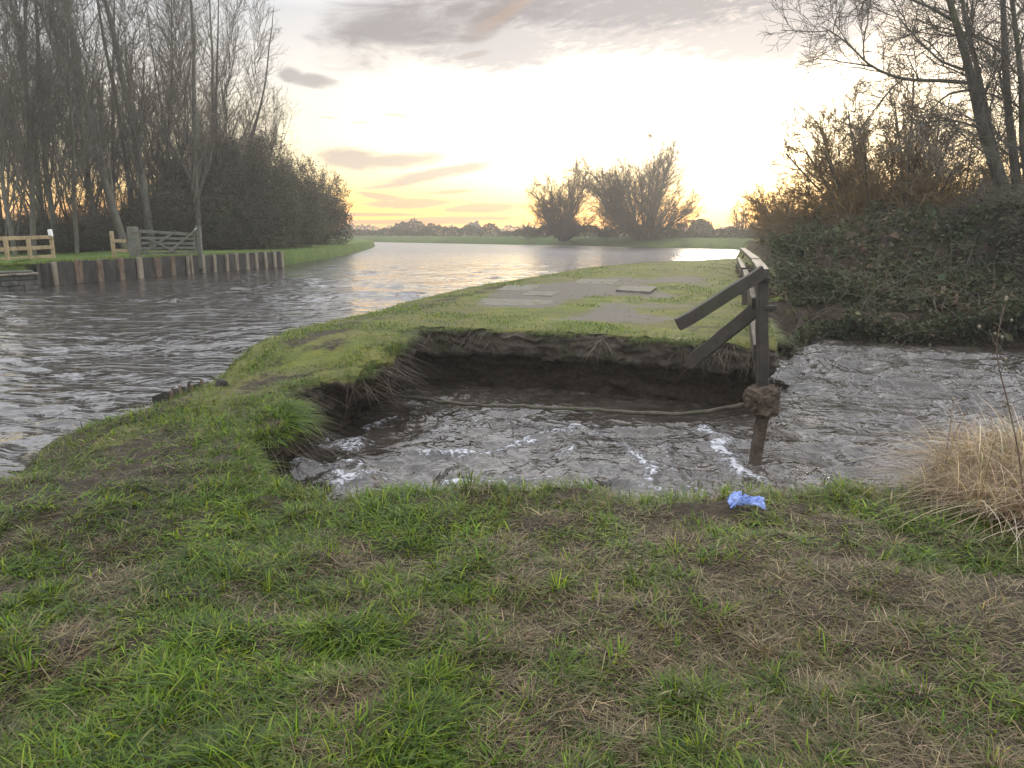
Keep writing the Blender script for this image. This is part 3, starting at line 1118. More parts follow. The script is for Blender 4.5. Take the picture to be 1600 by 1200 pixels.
    left_lip = (le[idx, 0] < -.6) & (le[idx, 1] < 6.9) & (vn(le[idx, 0] * 3, le[idx, 1] * 3, 16) > -.3)
    p = le[idx] + N[idx] * rng.uniform(-.22, .05, k)[:, None] + rng.normal(0, .02, (k, 2))
    keep = (vn(le[idx, 0] * 2.2, le[idx, 1] * 2.2, 6) > np.where(le[idx, 1] < 9.3, .22, -.15)) | left_lip
    hd = np.arctan2(N[idx, 1], N[idx, 0]) + rng.normal(0, .55, k)
    L = np.where(left_lip, rng.uniform(.08, .21, k), rng.uniform(.05, .15, k) * (1 + .9 * np.exp(-((le[idx, 0] - 1.35) / .35) ** 2)))
    zz = top_z(p)
    col = np.where(left_lip[:, None], pick(rng, k, LUSH, .2) * 1.15, pick(rng, k, LUSH + OLIVE, .2))
    green.add(np.column_stack([p, zz - .01])[keep], L[keep], rng.uniform(.004, .008, k)[keep], hd[keep], np.clip(rng.normal(.45, .2, k), .05, .95)[keep], rng.uniform(.5, 1.25, k)[keep], col[keep])
    # roots and dead stems hanging from the broken edges
    k = 2600
    idx = rng.integers(0, len(le), k)
    ok = (vn(le[idx, 0] * 2.7, le[idx, 1] * 2.7, 26) > .0) & (le[idx, 1] > 5.6)
    idx = idx[ok]
    k = len(idx)
    p = le[idx] + N[idx] * rng.uniform(.0, .05, k)[:, None]
    hd = np.arctan2(N[idx, 1], N[idx, 0]) + rng.normal(0, .5, k)
    dead.add(np.column_stack([p, top_z(p) - rng.uniform(.0, .2, k)]), rng.uniform(.12, .42, k), rng.uniform(.004, .009, k), hd, rng.uniform(.0, .15, k), rng.uniform(.9, 1.5, k), pick(rng, k, [(.07, .055, .038), (.11, .09, .06), (.05, .04, .028)], .25))
    # strip and block turf further off: shorter, mossy
    n = 190000
    d = 6.0 * np.exp(rng.random(n) * math.log(40 / 6.0))
    a = np.radians(rng.uniform(-33, 24, n))
    P = np.stack([d * np.sin(a), d * np.cos(a)], 1)
    sd = land_sd(P)
    fd = np.interp(P[:, 1], [11, 17, 50], [4.3, 6.0, 15.0])
    ok = (sd > .02) & (P[:, 0] < fd + .3) & (P[:, 1] > 5.6)
    P, sd, d = P[ok], sd[ok], d[ok]
    cd = canal_dist(P)
    gv = gravel(P)
    cl = fbm(P[:, 0] * .9, P[:, 1] * .9, 42, 4, .6)
    edge = np.exp(-sd / .45)
    bare = np.exp(-((cd - .9) / .45) ** 2) * (P[:, 0] < 0) * (P[:, 1] < 8.5)
    pk = np.clip(.38 + .9 * cl + .8 * edge - 1.3 * gv - .5 * bare, .03, 1)
    ok = rng.random(len(P)) < pk
    P, sd, d, cd, cl, edge = P[ok], sd[ok], d[ok], cd[ok], cl[ok], edge[ok]
    k = len(P)
    L = (.035 + .05 * edge + .03 * np.clip(cl, 0, 1)) * rng.uniform(.6, 1.5, k)
    cc = np.where((rng.random(k) < .6 + .5 * cl)[:, None], pick(rng, k, LUSH, .2), pick(rng, k, OLIVE + [(.15, .16, .03), (.13, .15, .02)], .2))
    green.add(np.column_stack([P, top_z(P, cd) - .004]), L, .0035 + .0007 * d, rng.uniform(0, 6.28, k), np.clip(rng.normal(.6, .22, k), .1, .98), rng.uniform(.1, .7, k), cc, rows=2)
    green.build('grass', M['blade'], 'green grass covering the bank, the strip and the block', 'grass')
    dead.build('dead_grass', M['blade'], 'dead brown grass lying flat between the green tufts', 'grass')


build_grass()


def build_straw():
    rng = np.random.default_rng(7)
    b = Blades()
    n = 11000
    c0 = at(1655, 800)
    ang, rr = rng.uniform(0, 6.28, n), np.sqrt(rng.random(n))
    P = np.stack([c0[0] + .28 + np.cos(ang) * rr * .85, c0[1] + .35 + np.sin(ang) * rr * .85], 1)
    ok = land_sd(P) > -.03
    P = P[ok]
    n = len(P)
    hump = np.exp(-((P[:, 0] - c0[0] - .35) ** 2 + (P[:, 1] - c0[1] - .4) ** 2) / .5)
    z = top_z(P) + .22 * hump * rng.random(n)
    hd = R(200) + rng.normal(0, 1.9, n) + .8 * vn(P[:, 0] * 5, P[:, 1] * 5, 3)
    L = rng.uniform(.18, .56, n) * (1 + .35 * vn(P[:, 0] * 4, P[:, 1] * 4, 9))
    b.add(np.column_stack([P, z]), L, rng.uniform(.0025, .0062, n), hd, np.clip(rng.normal(.74, .24, n), .05, .99), rng.uniform(.3, 1.5, n),
          pick(rng, n, [(.36, .29, .19), (.29, .225, .145), (.45, .37, .26), (.22, .165, .105), (.32, .25, .18), (.58, .50, .37), (.15, .115, .075)], .3), rows=6)
    b.build('dry_grass', M['blade'], 'long pale straw grass arching over the right end of the bank', 'grass')


build_straw()


# ------------------------------------------------------------------ trees
class Tree:
    def __init__(s, seed):
        s.r = random.Random(seed)
        s.br = []

    def unit(s, v):
        l = math.sqrt(v[0] ** 2 + v[1] ** 2 + v[2] ** 2) or 1
        return (v[0] / l, v[1] / l, v[2] / l)

    def perp(s, d):
        r = s.r
        while True:
            v = (r.gauss(0, 1), r.gauss(0, 1), r.gauss(0, 1))
            k = v[0] * d[0] + v[1] * d[1] + v[2] * d[2]
            p = (v[0] - k * d[0], v[1] - k * d[1], v[2] - k * d[2])
            if p[0] ** 2 + p[1] ** 2 + p[2] ** 2 > .01:
                return s.unit(p)

    def line(s, p, d, L, r0, r1, n, wander, trop):
        pts, rad = [p], [r0]
        st = L / n
        for i in range(n):
            d = s.unit((d[0] + s.r.gauss(0, wander), d[1] + s.r.gauss(0, wander), d[2] + s.r.gauss(0, wander) + trop))
            p = (p[0] + d[0] * st, p[1] + d[1] * st, p[2] + d[2] * st)
            pts.append(p)
            rad.append(r0 + (r1 - r0) * (i + 1) / n)
        return pts, rad

    def grow(s, pts, rad, level, spec):
        """put children along a polyline"""
        if level >= len(spec):
            return
        sp = spec[level]
        r = s.r
        n = len(pts) - 1
        Ltot = sum(math.dist(pts[i], pts[i + 1]) for i in range(n))
        cnt = sp['n'] if isinstance(sp['n'], int) else max(1, int(sp['n'] * Ltot + r.random()))
        for c in range(cnt):
            f = sp['from'] + (1 - sp['from']) * ((c + r.random()) / cnt)
            i = min(n - 1, int(f * n))
            q = f * n - i
            a, b = pts[i], pts[i + 1]
            p = tuple(a[k] + (b[k] - a[k]) * q for k in range(3))
            d = s.unit(tuple(b[k] - a[k] for k in range(3)))
            pr = rad[i] + (rad[i + 1] - rad[i]) * q
            an = R(r.uniform(*sp['ang']))
            v = s.perp(d)
            if 'out' in sp:
                v = s.unit((v[0] + sp['out'][0], v[1] + sp['out'][1], v[2] + sp['out'][2]))
            nd = s.unit(tuple(d[k] * math.cos(an) + v[k] * math.sin(an) for k in range(3)))
            L = sp['len'] * r.uniform(.6, 1.25) * (1 - sp.get('taper', .5) * f) if not sp.get('rel') else Ltot * sp['len'] * r.uniform(.6, 1.25) * (1 - sp.get('taper', .5) * f)
            r0 = max(sp['rmin'], min(pr * .75, sp['r'] * (L / sp['len'] if not sp.get('rel') else 1)))
            ns = sp.get('seg', 3)
            cp, cr = s.line(p, nd, L, r0, max(sp['rmin'] * .6, r0 * .35), ns, sp.get('wander', .12), sp.get('trop', .05))
            s.br.append((cp, cr, sp.get('sides', 3), level))
            s.grow(cp, cr, level + 1, spec)

    def build(s, name, mat, parent, sel=lambda l: True):
        groups = {}
        for pts, rad, sides, lev in s.br:
            if sel(lev):
                groups.setdefault((len(pts), sides), []).append((pts, rad))
        V, F, off = [], [], 0
        for (k, sides), L in groups.items():
            P = np.array([l[0] for l in L])
            rr = np.array([l[1] for l in L])
            D = P[:, -1] - P[:, 0]
            D /= np.linalg.norm(D, axis=1)[:, None] + 1e-9
            ref = np.where(np.abs(D[:, 2:3]) < .9, np.array([[0, 0, 1.0]]), np.array([[1.0, 0, 0]]))
            u = np.cross(D, ref)
            u /= np.linalg.norm(u, axis=1)[:, None]
            v = np.cross(D, u)
            a = np.arange(sides) * 2 * math.pi / sides
            ring = u[:, None, None] * np.cos(a)[None, None, :, None] + v[:, None, None] * np.sin(a)[None, None, :, None]
            vv = P[:, :, None] + ring * rr[:, :, None, None]
            V.append(vv.reshape(-1, 3))
            base = (np.arange(len(L)) * k * sides)[:, None, None, None]
            i = np.arange(k - 1)[None, :, None, None] * sides
            j = np.arange(sides)
            q = np.stack([j, (j + 1) % sides, (j + 1) % sides + sides, j + sides], -1)[None, None]
            F.append((base + i + q).reshape(-1, 4) + off)
            off += vv.size // 3
        return mesh(name, np.vstack(V), [np.vstack(F)], mat, parent, True)


def upright_tree(seed, H=16, r0=.19, lean=0.0, twig=1.0):
    """tall slender bare tree; (trunk Tree, crown Tree)"""
    t = Tree(seed)
    pts, rad = t.line((0, 0, -.2), (lean, 0, 1), H, r0, .02, 14, .035, .03)
    t.br.append((pts, rad, 9, -1))
    t.grow(pts, rad, 0, [
        dict(n=32, ang=(18, 44), len=4.2, r=.055, rmin=.018, **{'from': .12}, taper=.70, seg=6, wander=.07, trop=.12, sides=5),
        dict(n=2.4 * twig, ang=(18, 48), len=1.7, r=.022, rmin=.010, **{'from': .10}, taper=.5, seg=4, wander=.09, trop=.08),
        dict(n=4.0 * twig, ang=(18, 48), len=.95, r=.010, rmin=.0075, **{'from': .1}, taper=.4, seg=3, wander=.10, trop=.07),
        dict(n=3, ang=(18, 45), len=.45, r=.0078, rmin=.0065, **{'from': .2}, taper=.3, seg=2, wander=.1, trop=.05),
    ])
    return t


def multi_stem(seed, H, spread, stems, r0, twig=1.0, thick=1.0, low=.2, base_r=.3, up=.05, fine=True, egg=None):
    t = Tree(seed)
    r = t.r
    spec = [
        dict(n=int(9 * twig), ang=(18, 48), len=.50, rel=True, r=r0 * .34, rmin=.010 * thick, **{'from': low}, taper=.62, seg=6, wander=.09, trop=up, sides=4),
        dict(n=int(6 * twig), ang=(20, 52), len=.55, rel=True, r=.013 * thick, rmin=.008 * thick, **{'from': .12}, taper=.4, seg=5, wander=.11, trop=up * .7),
        dict(n=int(5 * twig), ang=(22, 56), len=.55, rel=True, r=.008 * thick, rmin=.006 * thick, **{'from': .1}, taper=.3, seg=4, wander=.13, trop=up * .4),
    ]
    if fine:
        spec.append(dict(n=3, ang=(22, 58), len=.6, rel=True, r=.006 * thick, rmin=.0048 * thick, **{'from': .2}, taper=.2, seg=3, wander=.13, trop=.02))
    for i in range(stems):
        a = 2 * math.pi * (i + r.random() * .7) / stems
        tilt = spread * math.sqrt((i + .5) / stems) * r.uniform(.75, 1.1)
        d = (math.cos(a) * math.sin(tilt), math.sin(a) * math.sin(tilt), math.cos(tilt))
        p = (math.cos(a) * base_r * r.random(), math.sin(a) * base_r * r.random(), -.2)
        L = H / max(.55, math.cos(tilt * .7)) * r.uniform(.72, 1.0)
        if egg:
            a_, b_ = egg, H * .5
            L = min(H, 2 * math.cos(tilt) / b_ / (math.sin(tilt) ** 2 / a_ ** 2 + math.cos(tilt) ** 2 / b_ ** 2)) * r.uniform(.76, .93)
        pts, rad = t.line(p, d, L, r0 * r.uniform(.6, 1.1), (.018 if egg else .012) * thick, 9, .055, .03)
        t.br.append((pts, rad, 7, -1))
        t.grow(pts, rad, 0, spec)
    return t


def plant_tree(t, name, loc, label, cat, group=None, bark='bark', twig='twig', rz=0, rot=None):
    e = empty(name, loc, label, cat, group, rz)
    if rot:
        e.rotation_euler = rot
    t.build('trunk', M[bark], e, lambda l: l < 0)
    t.build('crown', M[twig], e, lambda l: l >= 0)
    return e


def leaf_cloud(rng, P, size, cols, jit=.25, flat=.4):
    """small folded leaf quads at points P"""
    n = len(P)
    a = rng.normal(0, 1, (n, 3))
    a[:, 2] *= flat
    a /= np.linalg.norm(a, axis=1)[:, None]
    b = rng.normal(0, 1, (n, 3))
    b -= (a * b).sum(1)[:, None] * a
    b /= np.linalg.norm(b, axis=1)[:, None]
    s = (size * rng.uniform(.6, 1.35, n))[:, None]
    nn = np.cross(a, b)
    V = np.stack([P - a * s * .5, P + b * s * .32 + nn * s * .1, P + a * s * .5, P - b * s * .32 + nn * s * .1], 1).reshape(-1, 3)
    c = np.repeat(pick(rng, n, cols, jit), 4, 0)
    i = np.arange(n)[:, None] * 4
    F = np.concatenate([i + np.array([[0, 1, 2]]), i + np.array([[0, 2, 3]])])
    return V, F, c


# ---- left wood
GL = 'bare trees crowded in the wood on the left bank'
variants = [upright_tree(101, 17, .18), upright_tree(102, 15, .125, .0, 1.0), upright_tree(103, 16, .145, .05, .95), upright_tree(104, 13, .10, .0, 1.1)]
tall = [  # px of base, y distance, scale, lean about y (deg, + to the right), variant, label
    (22, 31, .95, -4, 3, 'slim bare tree at the left end of the wood, rising behind the pale rail fence'),
    (52, 33, 1.0, 2, 1, 'bare tree rising just left of the white topped fence post'),
    (88, 35, 1.0, -3, 2, 'bare tree rising behind the white topped fence post'),
    (120, 34, .95, 3, 3, 'slim bare tree just left of mid gap between rail fence and field gate'),
    (150, 37, 1.0, -2, 1, 'bare tree in the middle of the gap between rail fence and field gate'),
    (198, 36, 1.1, -9, 0, 'thick trunked bare tree leaning left above the short fence beside the gate'),
    (214, 40, 1.05, 1, 2, 'bare tree rising straight behind the stout mossy gatepost'),
    (238, 38, 1.15, -4, 0, 'thick bare tree rising behind the hinge end of the field gate'),
    (262, 42, 1.0, 3, 1, 'bare tree rising behind the middle of the field gate'),
    (310, 40, 1.12, 0, 2, 'straight thick bare tree rising above the latch post of the field gate'),
    (290, 44, 1.0, -2, 3, 'slender bare tree between the gate middle and its latch post'),
    (338, 43, .95, 5, 1, 'bare tree just right of the field gate with a spreading top'),
    (362, 45, .86, 11, 2, 'bare tree at the right edge of the wood leaning right over the scrub'),
    (392, 47, .66, 14, 3, 'lowest and outermost leaning bare tree on the right edge of the wood'),
    (4, 36, 1.05, 1, 0, 'bare tree cut by the left edge of the photo behind the pale rail fence'),
    (176, 44, 1.1, 4, 1, 'bare tree set back behind the short fence beside the gate'),
    (70, 42, 1.1, -1, 0, 'tall bare tree set back in the wood behind the pale rail fence'),
    (350, 48, 1.0, -1, 0, 'tall bare tree set back in the wood right of the field gate'),
]
first = {}
rt = random.Random(5)
for px, y, s, lean, v, lab in tall:
    b = at_y(px, 395, y)
    loc, rot, sc = (b[0], y, .55), (0, R(lean), rt.uniform(0, 6.28)), (s, s, s)
    rot = (R(-lean) * 0, R(lean), 0)
    if v not in first:
        first[v] = plant_tree(variants[v], 'bare_tree', loc, lab, 'tree', GL)
        first[v].rotation_euler = rot
        first[v].scale = sc
    else:
        c = copy_thing(first[v], loc, rot, sc, lab)
        for ch in c.children:
            ch.rotation_euler = (0, 0, rt.uniform(0, 6.28))


GP = 'clumps of thin bare poles between the trunks'
pole_a = multi_stem(150, 10.5, R(13), 7, .05, .72, 1.2, .2, 1.1, .10)
pole_b = multi_stem(151, 8.5, R(17), 6, .045, .75, 1.2, .2, 1.0, .10)
poles = []
for k, (px, y, s, lab) in enumerate([
    (12, 34, 1.0, 'clump of thin poles at the left edge of the wood behind the rail fence'),
    (40, 38, 1.1, 'clump of thin poles behind the middle of the rail fence'),
    (74, 36, 1.0, 'clump of thin poles just left of the white topped fence post'),
    (106, 39, 1.1, 'clump of thin poles just right of the white topped fence post'),
    (136, 41, 1.0, 'clump of thin poles in the left half of the gap between rail fence and gate'),
    (160, 38, .9, 'clump of thin poles in the right half of the gap between rail fence and gate'),
    (188, 42, 1.1, 'clump of thin poles behind the short fence beside the gate'),
    (226, 44, 1.15, 'clump of thin poles behind the stout mossy gatepost'),
    (250, 46, 1.1, 'clump of thin poles behind the left half of the field gate'),
    (280, 45, 1.15, 'clump of thin poles behind the right half of the field gate'),
    (322, 47, 1.15, 'clump of thin poles just right of the slimmer latch gatepost'),
    (352, 49, 1.1, 'clump of thin poles above the scrub right of the gate'),
    (384, 50, .95, 'rightmost clump of thin poles, above the right end of the sheet piling'),
]):
    b = at_y(px, 395, y)
    if k < 2:
        poles.append(plant_tree((pole_a, pole_b)[k], 'pole_clump', (b[0], y, .55), lab, 'tree', GP))
    else:
        copy_thing(poles[k % 2], (b[0], y, .55), (0, 0, k * 1.7), (s, s, s), lab)


# ---- scrub on the left bank
def shrub_tree(seed, H, W, stems, thick=1.0, twig=1.0):
    return multi_stem(seed, H, math.atan2(W, H * .8), stems, .045, twig, thick, .06, W * .35, .06)


def shrub(name, seed, loc, H, W, label, cat, group, proto=None, leaves=5000, cols=None, stems=16, thick=1.3, leaf_size=.09):
    rng = np.random.default_rng(seed)
    t = shrub_tree(seed, H, W, stems, thick)
    e = empty(name, loc, label, cat, group)
    t.build('trunk', M['bark'], e, lambda l: l < 0)
    t.build('branches', M['twig'], e, lambda l: l >= 0)
    pts = []
    ends = [b[0] for b in t.br if b[3] >= 1]
    for _ in range(leaves):
        b = ends[rng.integers(0, len(ends))]
        q = b[rng.integers(0, len(b))]
        pts.append(q)
    P = np.array(pts) + rng.normal(0, .16, (leaves, 3))
    zf = np.clip(P[:, 2] / H, 0, 1)
    P = P[rng.random(len(P)) < 1.15 - 1.0 * zf]
    # packed inner twigs and dead leaves low in the bush
    q = rng.normal(0, 1, (leaves * 2, 3))
    q /= np.linalg.norm(q, axis=1)[:, None]
    q *= rng.random((len(q), 1)) ** .4
    lump = 1 + .25 * fbm(q[:, 0] * 2.2 + seed, q[:, 1] * 2.2, q[:, 2] * 2.2, 3)
    Q = np.column_stack([q[:, 0] * W * 1.12 * lump, q[:, 1] * W * 1.12 * lump, H * .36 + q[:, 2] * H * .40 * lump])
    Q = Q[(Q[:, 2] > 0) & (rng.random(len(Q)) < 1.15 - .8 * np.clip(Q[:, 2] / H, 0, 1))]
    P = np.vstack([P, Q])
    V, F, c = leaf_cloud(rng, P, leaf_size, cols or [(.06, .062, .042), (.08, .08, .056), (.055, .062, .038), (.09, .085, .06)], .2)
    mesh('foliage', V, [F], M['leaf'], e, True, {'Col': c})
    return e


GS = 'dense scrub along the left bank'
sh = []
scrub = [
    (496, 62, 5.8, 2.7, 'low rounded scrub bush at the right tip of the wood, overhanging the water bend'),
    (446, 53, 6.8, 2.9, 'rounded dense scrub bush second from the right tip of the wood'),
    (398, 47, 6.8, 2.9, 'dense scrub bush above the right end of the sheet piling'),
    (346, 44, 6.6, 3.0, 'dense scrub bush right of the field gate'),
    (298, 42, 4.6, 2.5, 'dark scrub bush directly behind the field gate'),
    (235, 40, 3.2, 2.3, 'dark scrub bush behind the stout mossy gatepost'),
    (165, 39, 2.4, 2.2, 'low dark scrub bush left of the short fence beside the gate'),
    (105, 36, 2.0, 2.0, 'low scrub bush just right of the white topped fence post'),
    (35, 37, 2.3, 2.2, 'low scrub bush behind the pale rail fence'),
]
for i, (px, y, H, W, lab) in enumerate(scrub):
    b = at_y(px, 395, y)
    if i < 3:
        sh.append(shrub('scrub_bush', 300 + i, (b[0], y, .5), H, W, lab, 'bush', GS, leaves=15000, leaf_size=.13))
    else:
        src = sh[i % 3]
        h0, w0 = scrub[i % 3][2:4]
        c = copy_thing(src, (b[0], y, .5), (0, 0, i * 1.3), (W / w0, W / w0, H / h0), lab)

# ---- pair of willows across the canal
GW = 'pollard willows standing on the far bank'
w1 = multi_stem(44, 12.2, R(62), 30, .12, 1.3, 1.5, .12, .5, .04, True, 4.6)
b = at_y(880, 360, 98)
plant_tree(w1, 'willow_tree', (b[0], 98, .6), 'smaller left tree of the pair of bare willows across the water', 'tree', GW, 'bark', 'willow')
w2 = multi_stem(58, 14.0, R(70), 48, .14, 1.2, 1.5, .12, .8, .03, True, 8.4)
b = at_y(1005, 360, 94)
plant_tree(w2, 'willow_tree', (b[0], 94, .6), 'larger right tree of the pair of bare willows, spreading wide across the water', 'tree', GW, 'bark', 'willow')


# ---- far hedges and bushes
def hedge(name, a, b, h, d, label, cat, group=None, n=3500, leaf=.35, seed=0, dome=False):
    rng = np.random.default_rng(seed)
    a, b = np.array(a, float), np.array(b, float)
    L = np.linalg.norm(b - a)
    t = rng.random(n)
    side = np.array([-(b - a)[1], (b - a)[0]]) / L
    hh = h * (1 + .45 * fbm(t * L * .35 + seed * 7, t * 0 + seed, 0, 4)) * (np.sqrt(np.clip(1 - (2 * t - 1) ** 2, .03, 1)) if dome else np.clip(12 * np.minimum(t, 1 - t), .2, 1) ** .5)
    z = hh * rng.random(n) ** .7
    s = rng.normal(0, d * .35, n) * (1.1 - z / (hh + .01) * .6)
    P = np.column_stack([a[0] + (b - a)[0] * t + side[0] * s, a[1] + (b - a)[1] * t + side[1] * s, z]) - np.array([a[0], a[1], 0])
    V, F, c = leaf_cloud(rng, P, leaf, [(.05, .055, .03), (.075, .07, .04), (.06, .065, .03), (.09, .075, .045)], .2, 1.0)
    o = mesh(name, V, [F], M['leaf'], None, True, {'Col': c}, (a[0], a[1], .7))
    return tag(o, label, cat, group)


def gp(px, y):
    return at_y(px, 362, y)[:2]


GH = 'hedges along the far field'
hedge('hedge', gp(525, 165), gp(845, 138), 1.7, 1.5, 'long low dark hedge running from the wood to the willow pair', 'hedge', GH, 9000, .34, 1)
hedge('hedge', gp(830, 112), gp(1110, 100), 1.6, 1.4, 'rough low hedge under the pair of willows', 'hedge', GH, 8000, .28, 2)
hedge('hedge', gp(1090, 104), gp(1290, 88), 1.5, 1.4, 'low dark hedge right of the willow pair', 'hedge', GH, 6000, .26, 3)
hedge('hedge', (-330, 285), (330, 275), 2.3, 4, 'faint distant hedge line on the horizon', 'hedge', GH, 22000, .8, 4)
GB = 'small bushes and trees dotted along the horizon'
for i, (p0, p1, y, h, lab) in enumerate([
    (612, 680, 170, 3.6, 'dome shaped dark bush on the skyline left of the willows'),
    (730, 756, 240, 3.6, 'tiny round tree alone on the skyline between the bush and the willows'),
    (1074, 1116, 112, 2.4, 'low bush on the skyline just right of the larger willow'),
]):
    hedge('skyline_bush', gp(p0, y), gp(p1, y), h, 3.0, lab, 'bush', GB, 2200, .3 * y / 110, 20 + i, True)
for i, (px, y, H, W, lab) in enumerate([
    (1160, 92, 4.2, 3.0, 'spreading bare bush on the skyline above the top of the broken fence'),
    (1204, 84, 4.4, 2.2, 'upright bare bush on the skyline right of the broken fence'),
    (1100, 112, 2.6, 2.4, 'small thin bare bush beside the larger willow'),
    (828, 108, 2.2, 2.6, 'thin bare bush at the left foot of the willow pair'),
    (950, 100, 2.4, 2.8, 'thin bare bush between the two willows'),
]):
    b = gp(px, y)
    t = multi_stem(60 + i, H, math.atan2(W, H), 9, .05, .9, 2.6, .1, .5, .05, False)
    plant_tree(t, 'bare_bush', (b[0], b[1], .7), lab, 'bush', GB, 'bark', 'willow')


# ---- right bank: bramble mass, bare trees
def bramble_h(x, y):
    fd = seg_dist(np.stack([x, y], 1), BF[:-1], BF[1:])
    left = np.interp(y, [11, 17, 30, 50], [4.0, 5.75, 9.8, 16.5])
    h = 1.42 * sstep(fd, -.9, 3.2) + .10 * np.clip(x - 6, 0, 6)
    h = h * sstep(x - left, -.35, 1.1)
    return h * (1 + .34 * fbm(x * .9, y * .9, 14, 4, .6)) + .14 * fbm(x * 2.4, y * 2.4, 3, 3)


def build_bramble():
    rng = np.random.default_rng(21)
    n = 180000
    y = 13.6 + rng.random(n) ** 1.6 * 16
    x = np.interp(y, [11, 17, 30], [3.7, 5.4, 8.7]) + rng.random(n) ** 1.25 * 12.5
    P = np.stack([x, y], 1)
    ft = spline(np.array(bank_foot[:6]), .05)
    fi = rng.integers(0, len(ft), 45000)
    P = np.vstack([P, ft[fi] + np.abs(rng.normal(0, .9, (len(fi), 1))) * np.array([[.25, 1.0]]) + rng.normal(0, .2, (len(fi), 2))])
    sd = land_sd(P)
    ok = sd > -.55
    P = P[ok]
    H = bramble_h(P[:, 0], P[:, 1])
    ok = H > .06
    P, H = P[ok], H[ok]
    g = np.maximum(top_z(P), POOL_Z)
    sdv = land_sd(P)
    g = np.where(sdv < .3, POOL_Z, g)
    top = np.maximum(POOL_Z + H + .55 * sstep(sdv, 0, 3), g + np.where(sdv > 0, .16 + .14 * vn(P[:, 0] * 2, P[:, 1] * 2, 5), 0))
    z = top - np.minimum(rng.exponential(.17, len(P)), np.maximum(top - g, .05)) + .10 * vn(P[:, 0] * 4, P[:, 1] * 4, 2)
    ok = z > POOL_Z
    P3 = np.column_stack([P, z])[ok] + rng.normal(0, .05, (ok.sum(), 3))
    V, F, c = leaf_cloud(rng, P3, .085 * np.exp(rng.normal(0, .35, len(P3))), [(.035, .045, .022), (.048, .060, .030), (.060, .070, .036), (.078, .075, .046), (.09, .075, .05)], .3, .8)
    pt = fbm(P3[:, 0] * .55, P3[:, 1] * .55, P3[:, 2] * .8, 3)
    c = c * np.repeat(np.exp(.3 * pt + .06)[:, None] * np.stack([1 + .25 * np.clip(pt, -1, 1), 1 + 0 * pt, 1 + .1 * pt], 1), 4, 0)
    o = mesh('bramble_thicket', V, [F], M['leaf'], None, True, {'Col': c})
    tag(o, 'dark leafy bramble mass covering the right bank above the stream', 'brambles', kind='stuff')
    # opaque dark shell added just below the leaves to shade the inside
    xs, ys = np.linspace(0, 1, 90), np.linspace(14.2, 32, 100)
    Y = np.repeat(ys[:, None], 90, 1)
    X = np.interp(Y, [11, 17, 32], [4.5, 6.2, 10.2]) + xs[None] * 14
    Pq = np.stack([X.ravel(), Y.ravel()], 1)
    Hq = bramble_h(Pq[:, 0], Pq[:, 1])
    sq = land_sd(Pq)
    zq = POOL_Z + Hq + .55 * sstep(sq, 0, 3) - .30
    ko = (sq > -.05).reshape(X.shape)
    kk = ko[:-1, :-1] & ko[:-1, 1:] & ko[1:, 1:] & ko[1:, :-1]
    tag(mesh('bramble_shade_shell', np.column_stack([Pq, zq]), [grid_faces(*X.shape, kk)], M['bed'], None, True), 'dark shell added inside the brambles for shade', 'bank', kind='structure')
    # arching stems over the mass
    t = Tree(77)
    for _ in range(1700):
        i = rng.integers(0, len(P3))
        p = tuple(P3[i])
        d = t.unit((rng.normal(-.3, .6), rng.normal(-.4, .6), rng.uniform(.1, .9)))
        pts, rad = t.line(p, d, rng.uniform(.5, 1.5), .0065, .004, 6, .12, -.10)
        t.br.append((pts, rad, 3, 0))
    s = t.build('bramble_stems', M['twig'], o)


build_bramble()


def from_lines(seed, Y, lines, spec, base_px):
    """a tree whose main limbs are given"""
    t = Tree(seed)
    b = at_y(base_px, 360, Y)
    base = (b[0], Y, .6)
    for k, (pts, r0, r1, dy) in enumerate(lines):
        n = len(pts)
        P = []
        for i, (px, py) in enumerate(pts):
            q = at_y(px, py, Y + dy * i / (n - 1))
            P.append((q[0] - base[0], q[1] - base[1], q[2] - base[2]))
        Pn = spline(np.array(P), .5)
        Pn = [tuple(v) for v in Pn]
        m = len(Pn)
        rad = [r0 + (r1 - r0) * (i / (m - 1)) ** .8 for i in range(m)]
        t.br.append((Pn, rad, 9, -1))
        t.grow(Pn, rad, 0, spec)
    return t, base


